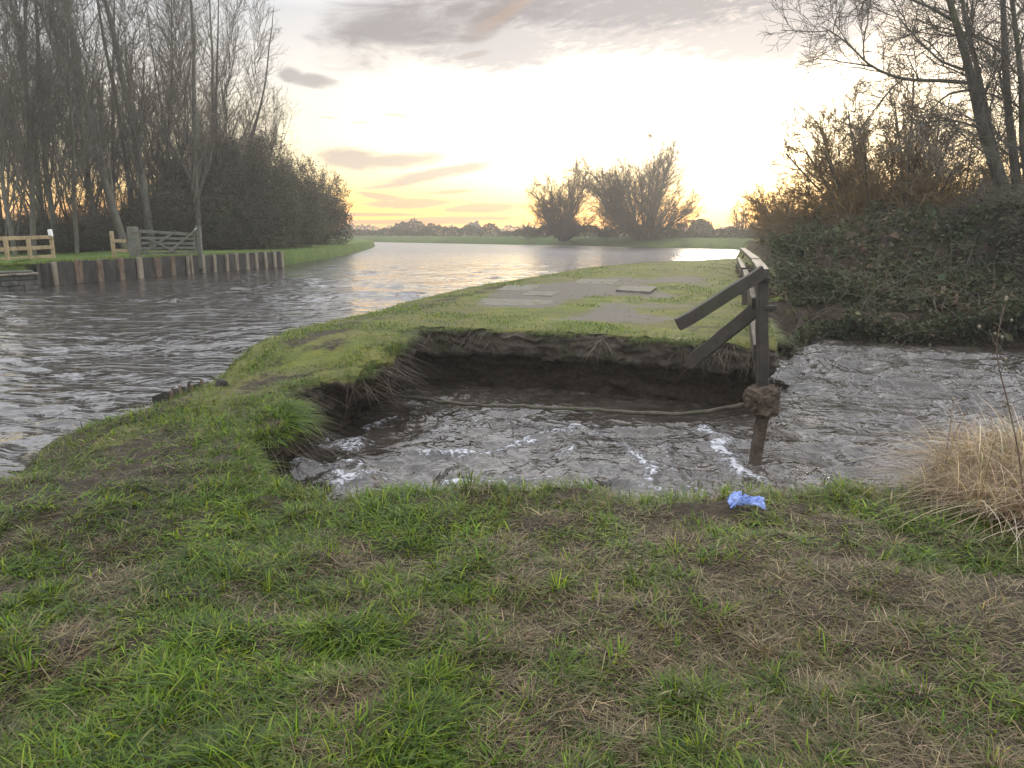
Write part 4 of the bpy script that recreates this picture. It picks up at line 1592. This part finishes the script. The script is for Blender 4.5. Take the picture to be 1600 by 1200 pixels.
tw = dict(seg=4, wander=.13, trop=.03)
big_spec = [
    dict(n=1.9, ang=(25, 70), len=1.9, r=.034, rmin=.014, **{'from': .22}, taper=.45, out=(-.25, -.1, .15), sides=4, seg=6, wander=.13, trop=.02),
    dict(n=4.6, ang=(22, 60), len=1.05, r=.015, rmin=.0085, **{'from': .12}, taper=.4, **tw),
    dict(n=6.0, ang=(20, 58), len=.6, r=.009, rmin=.0062, **{'from': .1}, taper=.3, seg=3, wander=.14, trop=.03),
    dict(n=4, ang=(20, 55), len=.32, r=.0065, rmin=.0055, **{'from': .15}, taper=.3, seg=2, wander=.14, trop=.02),
]
big, bb = from_lines(88, 20, [
    ([(1582, 400), (1572, 320), (1556, 260), (1540, 217), (1528, 170), (1519, 130), (1508, 85), (1493, 33), (1478, -20), (1462, -90), (1450, -160)], .20, .04, -.5),
    ([(1572, 330), (1560, 260), (1549, 215), (1536, 150), (1522, 87), (1510, 40), (1502, -10), (1494, -100)], .11, .03, .8),
    ([(1598, 400), (1590, 300), (1582, 230), (1575, 170), (1570, 85), (1567, 0), (1562, -90), (1560, -170)], .15, .04, .4),
    ([(1612, 400), (1608, 300), (1598, 220), (1596, 130), (1586, 40), (1578, -40), (1574, -130)], .13, .03, -.6),
    ([(1640, 400), (1636, 250), (1625, 120), (1618, 0), (1612, -120)], .15, .04, 1.0),
    ([(1519, 130), (1470, 126), (1427, 125), (1390, 117), (1357, 100), (1337, 80), (1310, 57), (1285, 42)], .055, .012, -1.0),
    ([(1531, 200), (1483, 187), (1443, 192), (1403, 190)], .035, .01, .6),
    ([(1520, 140), (1483, 147), (1460, 167), (1440, 193), (1425, 205)], .035, .01, -.8),
    ([(1511, 110), (1473, 97), (1450, 77), (1417, 43), (1395, 15)], .04, .01, 1.0),
    ([(1497, 37), (1450, 10), (1410, -5), (1370, -12), (1335, -5)], .045, .01, -.6),
    ([(1567, 83), (1543, 67), (1517, 53), (1480, 45), (1440, 35)], .04, .01, .5),
    ([(1478, -20), (1420, -40), (1370, -42), (1320, -30)], .05, .012, .4),
], big_spec, 1585)
plant_tree(big, 'large_tree', bb, 'large bare tree leaning left on the right bank with long low limbs', 'tree')

GR = 'bare trees growing out of the brambles on the right bank'
m1 = multi_stem(91, 6.5, R(66), 20, .05, 1.25, 1.4, .10, .35, .03, True, 3.5)
b = at_y(1393, 330, 24)
m1_root = plant_tree(m1, 'bare_tree', (b[0], 24, .7), 'many stemmed bare tree standing behind the brambles left of the large leaning tree', 'tree', GR, 'bark', 'backlit_twig')
for k, (px, y, s, rz, lab) in enumerate([
    (1480, 25, (.86, .86, .80), 2.0, 'thin bare tree between the many stemmed tree and the large leaning tree'),
    (1312, 27, (.85, .85, .55), 4.0, 'low arching bare tree at the left end of the brambles, against the yellow sky'),
    (1255, 31, (.8, .8, .5), 1.1, 'lowest bare sapling cluster furthest left on the right bank'),
]):
    b = at_y(px, 330, y)
    copy_thing(m1_root, (b[0], y, .7), (0, 0, rz), s, lab)

GBR = 'scrub bushes rising out of the brambles on the right bank'
for k, (px, y, f, fz, lab) in enumerate([
    (1300, 21.5, .60, .22, 'low dark scrub bush at the left end of the brambles'),
    (1385, 20.5, .56, .24, 'low dark scrub bush at the foot of the many stemmed tree'),
    (1470, 20.0, .58, .29, 'dark scrub bush between the many stemmed tree and the large leaning tree'),
    (1545, 18.8, .53, .34, 'dark scrub bush at the foot of the large leaning tree'),
    (1640, 18.0, .58, .40, 'dark scrub bush at the right edge of the photo above the brambles'),
]):
    b = at_y(px, 340, y)
    c = copy_thing(sh[k % 3], (b[0], y, .3), (0, 0, 1.1 * k), (f, f, fz), lab)
    c['group'] = GBR

# ------------------------------------------------------------------ left bank: piled wall, landing wall, fences, gate
rp = random.Random(9)


def shore_at(px):
    """point of the piled waterline seen at this column"""
    t = np.interp(px, [p[0] for p in left_shore_px], np.arange(len(left_shore_px)))
    i = min(len(left_shore) - 2, int(t))
    q = t - i
    return np.array(left_shore[i]) * (1 - q) + np.array(left_shore[i + 1]) * q


TOP = .62


def build_piling():
    e = empty('pile_wall', (*shore_at(240), 0), 'long dark sheet pile wall with pale upright posts holding up the left bank', 'retaining wall')
    inv = np.array([*shore_at(240), 0])
    px_posts = [83, 121, 154, 187, 216, 244, 268, 291, 297, 315, 332, 351, 368, 384, 398, 412, 427, 439]
    s = Shape()
    pts = [shore_at(p) for p in np.linspace(60, 440, 80)]
    V, F = [], []
    for i, p in enumerate(pts):
        d = pts[min(i + 1, 79)] - pts[max(i - 1, 0)]
        d = d / np.linalg.norm(d)
        nrm = np.array([d[1], -d[0]])
        if nrm[0] < 0:
            nrm = -nrm
        o = nrm * (.02 + (.05 if (i // 2) % 2 else 0))
        zt = TOP - .02 + .02 * math.sin(i * .9) + rp.uniform(-.012, .012)
        for (q, z) in ((o, -1.4), (o, -.1), (o, .25), (o, zt), (o - nrm * .28, zt + .01)):
            V.append((p[0] + q[0] - inv[0], p[1] + q[1] - inv[1], z))
    for i in range(79):
        for k in range(4):
            F.append([i * 5 + k, (i + 1) * 5 + k, (i + 1) * 5 + k + 1, i * 5 + k + 1])
    s.add(V, F)
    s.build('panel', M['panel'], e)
    for k, px in enumerate(px_posts):
        p = shore_at(px)
        d = shore_at(px + 4) - shore_at(px - 4)
        d /= np.linalg.norm(d)
        nrm = np.array([d[1], -d[0]])
        if nrm[0] < 0:
            nrm = -nrm
        w = (.17, .27, .22, .22, .24, .26, .22, .09, .09, .16, .15, .16, .17, .17, .17, .17, .17, .17)[k]
        a = p + nrm * .10 - inv[:2]
        q = Shape().beam((a[0], a[1], -1.3), (a[0] + rp.uniform(-.02, .02), a[1], TOP + rp.uniform(-.02, .04)), w, .10, (*nrm, 0), .004, rp, 4, .012)
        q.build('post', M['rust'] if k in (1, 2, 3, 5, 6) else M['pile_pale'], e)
    # capping of turf on the wall
    rng = np.random.default_rng(3)
    b = Blades()
    P = []
    for i in range(9000):
        px = rng.uniform(56, 445) if i < 6000 else rng.uniform(0, 120)
        p = shore_at(px)
        P.append((p[0] - rng.uniform(-.02, 1.6 if i % 2 else .35), p[1] + rng.uniform(-.05, .8), TOP - .03))
    P = np.array(P)
    n = len(P)
    b.add(P, rng.uniform(.05, .16, n), np.full(n, .022), rng.uniform(0, 6.28, n), np.clip(rng.normal(.7, .2, n), .1, .98), rng.uniform(.2, .8, n), pick(rng, n, LUSH[:4] + OLIVE, .2), rows=2)
    b.build('bank_grass', M['blade'], 'short grass along the top of the left bank', 'grass')


build_piling()


def build_landing():
    p = shore_at(20)
    e = empty('stone_wall', (p[0], p[1], 0), 'low dark stone landing wall at the water left of the pile wall', 'wall')
    a, b = np.array(at(-60, 456, CANAL_Z)[:2]), np.array(at(57, 449.5, CANAL_Z)[:2])
    d = (b - a) / np.linalg.norm(b - a)
    nrm = np.array([d[1], -d[0]])
    if nrm[1] > 0:
        nrm = -nrm
    s = Shape()
    z = -.9
    k = 0
    while z < .26:
        h = .17
        x = -.3 if k % 2 else 0.0
        L = np.linalg.norm(b - a)
        while x < L:
            w = rp.uniform(.35, .7)
            q0, q1 = a + d * max(x, 0), a + d * min(x + w - .015, L)
            o = nrm * rp.uniform(.04, .12)
            s.beam((q0[0] + o[0] - p[0], q0[1] + o[1] - p[1], z + h / 2), (q1[0] + o[0] - p[0], q1[1] + o[1] - p[1], z + h / 2), .36, h - .012, (0, 0, 1), .01, rp, 3, .02)
            x += w
        z += h
        k += 1
    s.build('courses', M['stone'], e)
    for i in range(2):
        c = Shape()
        z0 = z + .02 + i * .075
        q0, q1 = a + nrm * (.12 - .05 * i), b + nrm * (.12 - .05 * i) - d * (.05 + .12 * i)
        c.beam((q0[0] - p[0], q0[1] - p[1], z0), (q1[0] - p[0], q1[1] - p[1], z0), .5, .06, (0, 0, 1), .006, rp, 8, .012)
        c.build('coping', M['pile_pale'] if i == 0 else M['grey_wood'], e)


build_landing()


def build_rail_fence():
    p0, p1, p2, p3 = (np.array(at(x, y, TOP)[:2]) for x, y in ((-60, 411.5), (13, 409), (48, 406.5), (84, 403.5)))
    # keep one straight line
    e = empty('rail_fence', (p2[0], p2[1], TOP), 'pale new timber post and rail fence at the far left edge of the bank', 'fence')
    o = np.array([p2[0], p2[1]])
    H = .82
    for k, p in enumerate((p0, p1, p2, p3)):
        q = p - o
        s = Shape().beam((*q, -.3), (*q, H - .02 if k < 3 else H * .98), .11, .11, (0, 1, 0), .003, rp, 2, .008)
        m = s.build('post', M['pale_wood'], e)
        if k == 3:
            c = Shape().beam((*q, H * .98), (q[0] - .03, q[1], H + .24), .12, .12, (0, 1, 0), .0, rp, 1, .01)
            c.build('cap', M['white'], m)
    for z in (H - .06, H * .48, .05):
        a, b = p0 - o, p3 - o
        ex = (b - a) / np.linalg.norm(b - a) * .12
        f = np.array([.03, -.085])
        s = Shape().beam((*(a + f), z - .02), (*(b + f + ex), z + .02), .045, .13, (0, 0, 1), .006, rp, 8, .006)
        s.build('rail', M['pale_wood'], e)


build_rail_fence()


def build_gate():
    hp = np.array(at(211, 402, TOP)[:2])
    lp = np.array(at(313, 398.5, TOP)[:2])
    sp = np.array(at(179, 401, TOP)[:2])
    # stout hinge post
    e = empty('gate_post', (*hp, TOP), 'stout mossy square gatepost carrying the old field gate', 'post')
    Shape().beam((0, 0, -.3), (.01, 0, 1.17), .33, .33, (0, 1, 0), .01, rp, 5, .03).build('shaft', M['grey_wood'], e)
    for z in (.35, .95):
        Shape().beam((.0, -.17, z), (.3, -.17, z), .02, .05, (0, 0, 1), 0, None, 1, .004).build('hinge', M['rust'], e)
    e2 = empty('gate_post', (*lp, TOP), 'slimmer grey gatepost at the latch end of the field gate', 'post')
    Shape().beam((0, 0, -.6), (.0, 0, 1.22), .19, .19, (0, 1, 0), .008, rp, 5, .02).build('shaft', M['grey_wood'], e2)
    t = Shape()
    t.beam((-.12, -.1, 1.02), (-.02, -.1, 1.10), .04, .10, (0, 0, 1), 0, None, 1, .01)
    t.build('latch', M['white'], e2)
    # gate
    d = lp - hp
    L = np.linalg.norm(d)
    d /= L
    a0, a1 = .22, L - .24
    g = empty('field_gate', (*(hp + d * a0), TOP), 'grey weathered five bar field gate with diagonal braces between its two posts', 'gate')
    W = a1 - a0
    P = lambda x, z, off=0.0: (d[0] * x - d[1] * off, d[1] * x + d[0] * off, z)
    for x in (0.05, W - .05):
        Shape().beam(P(x, .08), P(x, 1.06 if x < .5 else .92), .10, .08, (0, 1, 0), .003, rp, 3, .008).build('stile', M['grey_wood'], g)
    for z0, z1 in ((.14, .12), (.34, .31), (.54, .49), (.74, .67), (1.0, .86)):
        Shape().beam(P(0, z0, -.02), P(W, z1, -.02), .035, .095 if z0 < .9 else .12, (0, 0, 1), .005, rp, 6, .006).build('bar', M['grey_wood'], g)
    Shape().beam(P(.1, .16, -.07), P(W * .55, .88, -.07), .03, .085, (0, 0, 1), .003, rp, 3, .006).build('brace', M['grey_wood'], g)
    Shape().beam(P(W * .45, .14, -.11), P(W + .12, 1.12, -.11), .03, .075, (0, 0, 1), .003, rp, 3, .006).build('brace', M['grey_wood'], g)
    Shape().beam(P(W * .15, .70, -.10), P(W * .62, .14, -.10), .03, .075, (0, 0, 1), .003, rp, 3, .006).build('brace', M['grey_wood'], g)
    # short length of fence to its left
    f = empty('short_fence', (*sp, TOP), 'short two rail timber fence closing the gap beside the stout mossy gatepost', 'fence')
    q = hp - sp
    Shape().beam((0, 0, -.3), (-.03, 0, 1.0), .12, .12, (0, 1, 0), .004, rp, 3, .01).build('post', M['pale_wood'], f)
    for z in (.62, .24):
        Shape().beam((0.0, -.09, z), (q[0] * .72, q[1] * .72 - .09, z), .045, .13, (0, 0, 1), .005, rp, 3, .006).build('rail', M['pale_wood'], f)


build_gate()


# ------------------------------------------------------------------ near left: old sheet piles, thing on the strip
def build_old_piles():
    a, b = np.array(at(246, 634, -.1)[:2]), np.array(at(306, 612, -.1)[:2])
    d = (b - a)
    L = np.linalg.norm(d)
    d /= L
    nrm = np.array([d[1], -d[0]])
    e = empty('sheet_piling', (*a, -.1), 'short rusty broken sheet pile edge sticking up beside the canal water', 'sheet piling')
    V, F = [], []
    n = 34
    for i in range(n):
        s_ = i / (n - 1) * L
        ph = (i % 8) / 8
        off = .05 * (1 if 1 <= i % 8 <= 4 else -1)
        q = d * s_ + nrm * off
        zt = .085 + .03 * math.sin(i * 1.7) + rp.uniform(-.02, .02)
        for t in (0, .012):
            V += [(q[0] + nrm[0] * t, q[1] + nrm[1] * t, -.6), (q[0] + nrm[0] * t, q[1] + nrm[1] * t, zt)]
    for i in range(n - 1):
        a_ = i * 4
        F += [[a_, a_ + 4, a_ + 5, a_ + 1], [a_ + 2, a_ + 3, a_ + 7, a_ + 6], [a_ + 1, a_ + 5, a_ + 7, a_ + 3]]
    s = Shape()
    s.add(V, F)
    s.build('sheet', M['panel'], e)
    for f in (.18, .42, .72, .97):
        q = d * L * f + nrm * .10
        Shape().beam((q[0], q[1], -.5), (q[0] + rp.uniform(-.03, .03), q[1], .12 + rp.uniform(-.03, .05)), .026, .026, (0, 1, 0), .003, rp, 3, .004).build('stake', M['rust'], e)
    c = at(332, 604, -.05)
    k = Shape()
    k.beam((-.10, -.04, -.25), (.12, .06, .06), .15, .11, (0, 0, 1), .02, rp, 3, .03)
    o = k.build('timber_block', M['panel'], None)
    o.location = c
    tag(o, 'dark broken timber block lying against the canal edge above the rusty piles', 'timber')


build_old_piles()

# ------------------------------------------------------------------ slabs on the block
GSL = 'concrete slabs sunk in the turf'
for i, (quad, lab, hz) in enumerate([
    ([(893, 449), (957, 451.5), (972, 443), (906, 441)], 'grey concrete slab furthest away on the block, near its canal edge', .02),
    ([(772, 461), (828, 462), (846, 453), (792, 451.5)], 'brownish concrete slab nearest the canal edge of the block', .04),
    ([(812, 469.5), (862, 471), (878, 464), (826, 463)], 'small grey concrete slab just below the brownish one at the canal edge', .02),
    ([(738, 485), (860, 489), (872, 477), (752, 474)], 'long pale concrete slab closest to the broken front edge of the block', .018),
    ([(960, 464.5), (1019, 467.5), (1028, 458.5), (972, 457)], 'raised brown concrete slab in the middle of the block with a dark front edge', .05),
]):
    q = [np.array(at(x, y, .11)) for x, y in quad]
    c = sum(q) / 4
    rng = random.Random(40 + i)
    hz = hz * .45 if hz < .045 else hz
    # ragged outline
    n = 9
    ring = []
    for k in range(4):
        for j in range(n):
            p = q[k] + (q[(k + 1) % 4] - q[k]) * (j / n)
            inward = (c - p)
            ring.append(p + inward * rng.uniform(0, .13) - c)
    zt = .10 + hz
    zt += float(top_z(c[None, :2])[0]) - .10
    s = Shape()
    m = len(ring)
    V = [(p[0], p[1], -.12) for p in ring] + [(p[0], p[1], hz - .008) for p in ring] + [(p[0] * .985, p[1] * .985, hz) for p in ring]
    F = [[r * m + j, r * m + (j + 1) % m, (r + 1) * m + (j + 1) % m, (r + 1) * m + j] for r in (0, 1) for j in range(m)] + [[2 * m + j for j in range(m)]]
    s.add(V, F)
    o = s.build('concrete_slab', M['concrete'], None)
    o.location = (c[0], c[1], float(top_z(c[None, :2])[0]))
    tag(o, lab, 'slab', GSL)


# ------------------------------------------------------------------ broken fence at the washed out corner
def build_broken_fence():
    P0 = np.array(at_y(1191, 600, 7.3))
    end = np.array(at_y(1158.5, 388, 17.2))
    d2 = (end - P0)[:2]
    d2 /= np.linalg.norm(d2)
    nrm = np.array([d2[1], -d2[0]])
    base = np.array([P0[0], P0[1], 0.02])
    e = empty('broken_fence', tuple(base), 'broken dark timber fence beside the block, two rails hanging loose from its end post', 'fence')
    W = lambda px, py, y: tuple(np.array(at_y(px, py, y)) - base)
    r = random.Random(3)
    wood = M['wood']
    # end post hanging over the hole with its lump of concrete
    post = Shape().beam(W(1191, 606, 7.3), W(1191, 424, 7.3), .10, .10, (0, 1, 0), .004, r, 8, .008).build('post', wood, e)
    Shape().beam(W(1180, 728, 7.28), W(1193, 640, 7.3), .105, .10, (0, 1, 0), .010, r, 8, .012).build('stake', M['footing'], e)
    Shape().beam(W(1190, 433.5, 7.26), W(1204, 438, 7.22), .03, .05, (0, 0, 1), .0, r, 1, .004).build('cleat', wood, post)
    Shape().beam(W(1195, 480.5, 7.25), W(1214, 480.5, 7.22), .03, .04, (0, 0, 1), .0, r, 1, .004).build('cleat', wood, post)
    # concrete footing lump
    import bmesh
    bm = bmesh.new()
    bmesh.ops.create_icosphere(bm, subdivisions=5, radius=1)
    co = np.array([v.co[:] for v in bm.verts])
    f = 1 + .20 * fbm(co[:, 0] * 1.6, co[:, 1] * 1.6, co[:, 2] * 1.6, 3) + .07 * fbm(co[:, 0] * 6, co[:, 1] * 6, co[:, 2] * 6, 3)
    sq = np.sign(co) * np.abs(co) ** .72
    q = sq * f[:, None] * np.array([.165, .16, .145])
    q[:, 0] *= 1 + .12 * np.clip(q[:, 2] / .14, -1, 1)
    for v, p in zip(bm.verts, q):
        v.co = p
    me = bpy.data.meshes.new('footing')
    bm.to_mesh(me)
    bm.free()
    me.polygons.foreach_set('use_smooth', np.ones(len(me.polygons), bool))
    me.materials.append(M['footing'])
    o = bpy.data.objects.new('footing', me)
    COL.objects.link(o)
    o.parent = e
    o.location = W(1188.5, 625, 7.3)
    o.rotation_euler = (.1, -.12, .3)
    # standing posts along the block
    line = lambda t: P0[:2] + d2 * t - base[:2]
    for t, lean in ((2.35, .05), (4.9, .02), (7.4, -.02), (10.1, .04)):
        p = line(t) + nrm * .05
        zt = np.interp(t, [0, 10.1], [1.12, .80])
        Shape().beam((p[0], p[1], -.25), (p[0] + lean, p[1], zt), .09, .09, (0, 1, 0), .004, r, 4, .008).build('post', wood, e)
    # rails: top, middle and lower, near ends as seen
    top = [(W(1193, 424, 7.28)), W(1181, 408, 9.4), W(1171, 398, 12.2), W(1160, 389, 16.9)]
    for k in range(3):
        a, b = np.array(top[k]), np.array(top[k + 1])
        Shape().beam(a + [0, 0, .012 * (k % 2)], b, .11, .05, (0, 0, 1), .004, r, 5, .006).build('top_rail', M['wood'], e)
    mid = [W(1180, 476, 7.40), W(1173, 452, 8.5), W(1164, 429, 10.4)]
    Shape().beam(mid[0], mid[1], .075, .13, (0, 0, 1), .004, r, 4, .006).build('rail', wood, e)
    Shape().beam(np.array(mid[1]) - [.015, 0, .0], mid[2], .07, .13, (0, 0, 1), .004, r, 4, .006).build('rail', wood, e)
    Shape().beam(W(1162, 426, 10.6), W(1154, 407, 17.0), .07, .14, (0, 0, 1), .004, r, 4, .006).build('rail', wood, e)
    Shape().beam(W(1187, 456, 7.55), W(1182, 436, 8.4), .06, .12, (0, 0, 1), .004, r, 3, .006).build('rail', wood, e)
    Shape().beam(W(1183, 551, 7.40), W(1175, 504, 9.3), .07, .15, (0, 0, 1), .004, r, 4, .006).build('rail', wood, e)
    # loose rails swung down to the left
    Shape().beam(W(1194, 424, 7.18), W(1059, 508, 7.0), .055, .12, (0, 0, 1), .005, r, 7, .006).build('hanging_rail', wood, e)
    h = Shape().beam(W(1180, 484, 7.42), W(1076, 569, 7.9), .055, .135, (0, 0, 1), .005, r, 7, .006).build('hanging_rail', wood, e)
    h['label'] = 'lower loose rail with a mud stained end'
    return base


build_broken_fence()

# muddy cable across the hole
rc = np.random.default_rng(2)
cp = [at_y(575, 606, 10.1), at_y(595, 615, 9.9), at_y(650, 622, 9.6), at_y(700, 629, 9.3), at_y(760, 634, 9.0), at_y(850, 637, 8.7), at_y(950, 642, 8.3), at_y(1030, 646, 7.95), at_y(1080, 646, 7.7),
      at_y(1130, 638, 7.5), at_y(1172, 628, 7.33)]
cpts = spline(np.array(cp), .12)
n = len(cpts)
cpts = cpts + rc.normal(0, .006, cpts.shape)
o = Shape().tube([(0, 0, 0)] + [], [.02], 6, False) if False else Shape().tube(cpts - np.array(cp[5]), .019 + .007 * rc.random(n), 8).build('cable', M['cable'], None, True)
o.location = cp[5]
tag(o, 'old muddy cable sagging across the hole above the churning water', 'cable')


# ------------------------------------------------------------------ blue cloth
def build_cloth():
    c = at(1168, 794)
    z0 = float(top_z(np.array([c[:2]]))[0])
    n, m_ = 90, 60
    u, v = np.meshgrid(np.linspace(-1, 1, n), np.linspace(-1, 1, m_), indexing='ij')
    pinch = .38 + .62 * np.abs(u) ** 1.1
    r1 = 1 - np.abs(fbm(u * 3.4 + 3, v * 2.6, 1, 3))
    X = .098 * u + .018 * vn(u * 4, v * 4, 3) - .01
    Y = .055 * v * pinch + .014 * vn(u * 4, v * 3, 8)
    lump = np.exp(-((u + .55) / .38) ** 2) * .062 + np.exp(-((u - .08) / .2) ** 2) * .045 + np.exp(-((u - .6) / .35) ** 2) * .036
    Z = lump * np.sqrt(np.clip(1 - v ** 2 * .95, 0, 1)) * (.55 + .6 * r1) + .012 * vn(u * 9, v * 8, 2) + .004
    me_v = np.stack([X, Y, Z], -1).reshape(-1, 3)
    m, t, b = material('blue_cloth')
    g = t.node('ShaderNodeTexCoord')
    t.put(b.inputs['Base Color'], t.mix(t.step(t.noise(g.outputs['Object'], 28, 4), .3, .7), (.17, .25, .55), (.30, .38, .64)))
    b.inputs['Roughness'].default_value = .8
    b.inputs['Specular IOR Level'].default_value = .15
    o = mesh('crumpled_cloth', me_v, [grid_faces(n, m_)], m, None, True, None, (c[0], c[1], z0 + .035))
    md = o.modifiers.new('thick', 'SOLIDIFY')
    md.thickness = .002
    o.rotation_euler = (R(14), 0, R(-6))
    tag(o, 'crumpled light blue cloth lying in the grass at the edge of the bank', 'cloth')


build_cloth()


# ------------------------------------------------------------------ dead weeds on the right
def weed(pts_px, Y, r0, label, heads, seed):
    rng = random.Random(seed)
    P = [np.array(at_y(x, y, Y)) for x, y in pts_px]
    base = P[0]
    e = empty('dead_weed', tuple(base), label, 'weed', 'dead weed stalks by the dry grass')
    L = spline(np.array([p - base for p in P]), .06)
    k = len(L)
    Shape().tube(L, [r0 * (1 - .6 * i / k) for i in range(k)], 6).build('stem', M['rust'] if seed % 2 else M['twig'], e, True)
    t = Tree(seed)
    b = Shape()
    tips = [L[-1]]
    for i in range(heads):
        j = int(k * (.45 + .5 * (i + .5) / heads))
        d = t.unit((rng.uniform(-1, 1), rng.uniform(-.6, .6), rng.uniform(.3, 1.0)))
        pts, rad = t.line(tuple(L[j]), d, rng.uniform(.06, .2), r0 * .4, r0 * .2, 5, .12, .12)
        Shape().tube(pts, rad, 4).build('branch', M['twig'], e, True)
        tips.append(np.array(pts[-1]))
    for q in tips:
        Shape().tube([q + np.array((0, 0, -.006)), q + np.array((0, 0, .002)), q + np.array((0, 0, .010)), q + np.array((0, 0, .016))], [.003, .0075, .008, .002], 7).build('seed_head', M['pile_pale'], e, True)


weed([(1606, 842), (1600, 780), (1590, 700), (1575, 630), (1560, 570), (1558, 530), (1572, 470)], 4.1, .0055, 'tallest dead stalk rising over the dry grass at the right edge', 5, 3)
weed([(1480, 770), (1478, 720), (1484, 670), (1490, 625)], 4.7, .003, 'short thin dead stalk at the left end of the dry grass', 1, 4)
weed([(1640, 800), (1630, 720), (1612, 640), (1560, 540), (1530, 512)], 4.4, .003, 'thin dead stalk bent left over the stream beside the tallest stalk', 4, 6)


# ------------------------------------------------------------------ air: thin haze volume added to stand in for lens glare
def build_haze():
    x0, x1, y0, y1, z0, z1 = -420, 420, -70, 300, -3.0, 26.0
    V = [(x, y, z) for z in (z0, z1) for y in (y0, y1) for x in (x0, x1)]
    F = [[0, 2, 3, 1], [4, 5, 7, 6], [0, 1, 5, 4], [2, 6, 7, 3], [0, 4, 6, 2], [1, 3, 7, 5]]
    m = bpy.data.materials.new('haze')
    m.use_nodes = True
    t = NT(m.node_tree)
    t.n.clear()
    out = t.node('ShaderNodeOutputMaterial')
    v = t.node('ShaderNodeVolumePrincipled')
    v.inputs['Color'].default_value = (.95, .95, .95, 1)
    v.inputs['Density'].default_value = HAZE
    v.inputs['Anisotropy'].default_value = .55
    t.l.new(v.outputs[0], out.inputs['Volume'])
    tag(mesh('haze', V, [np.array(F)], m, None, False), 'thin haze added to stand in for lens glare', 'haze', kind='stuff')


HAZE = .0013
build_haze()
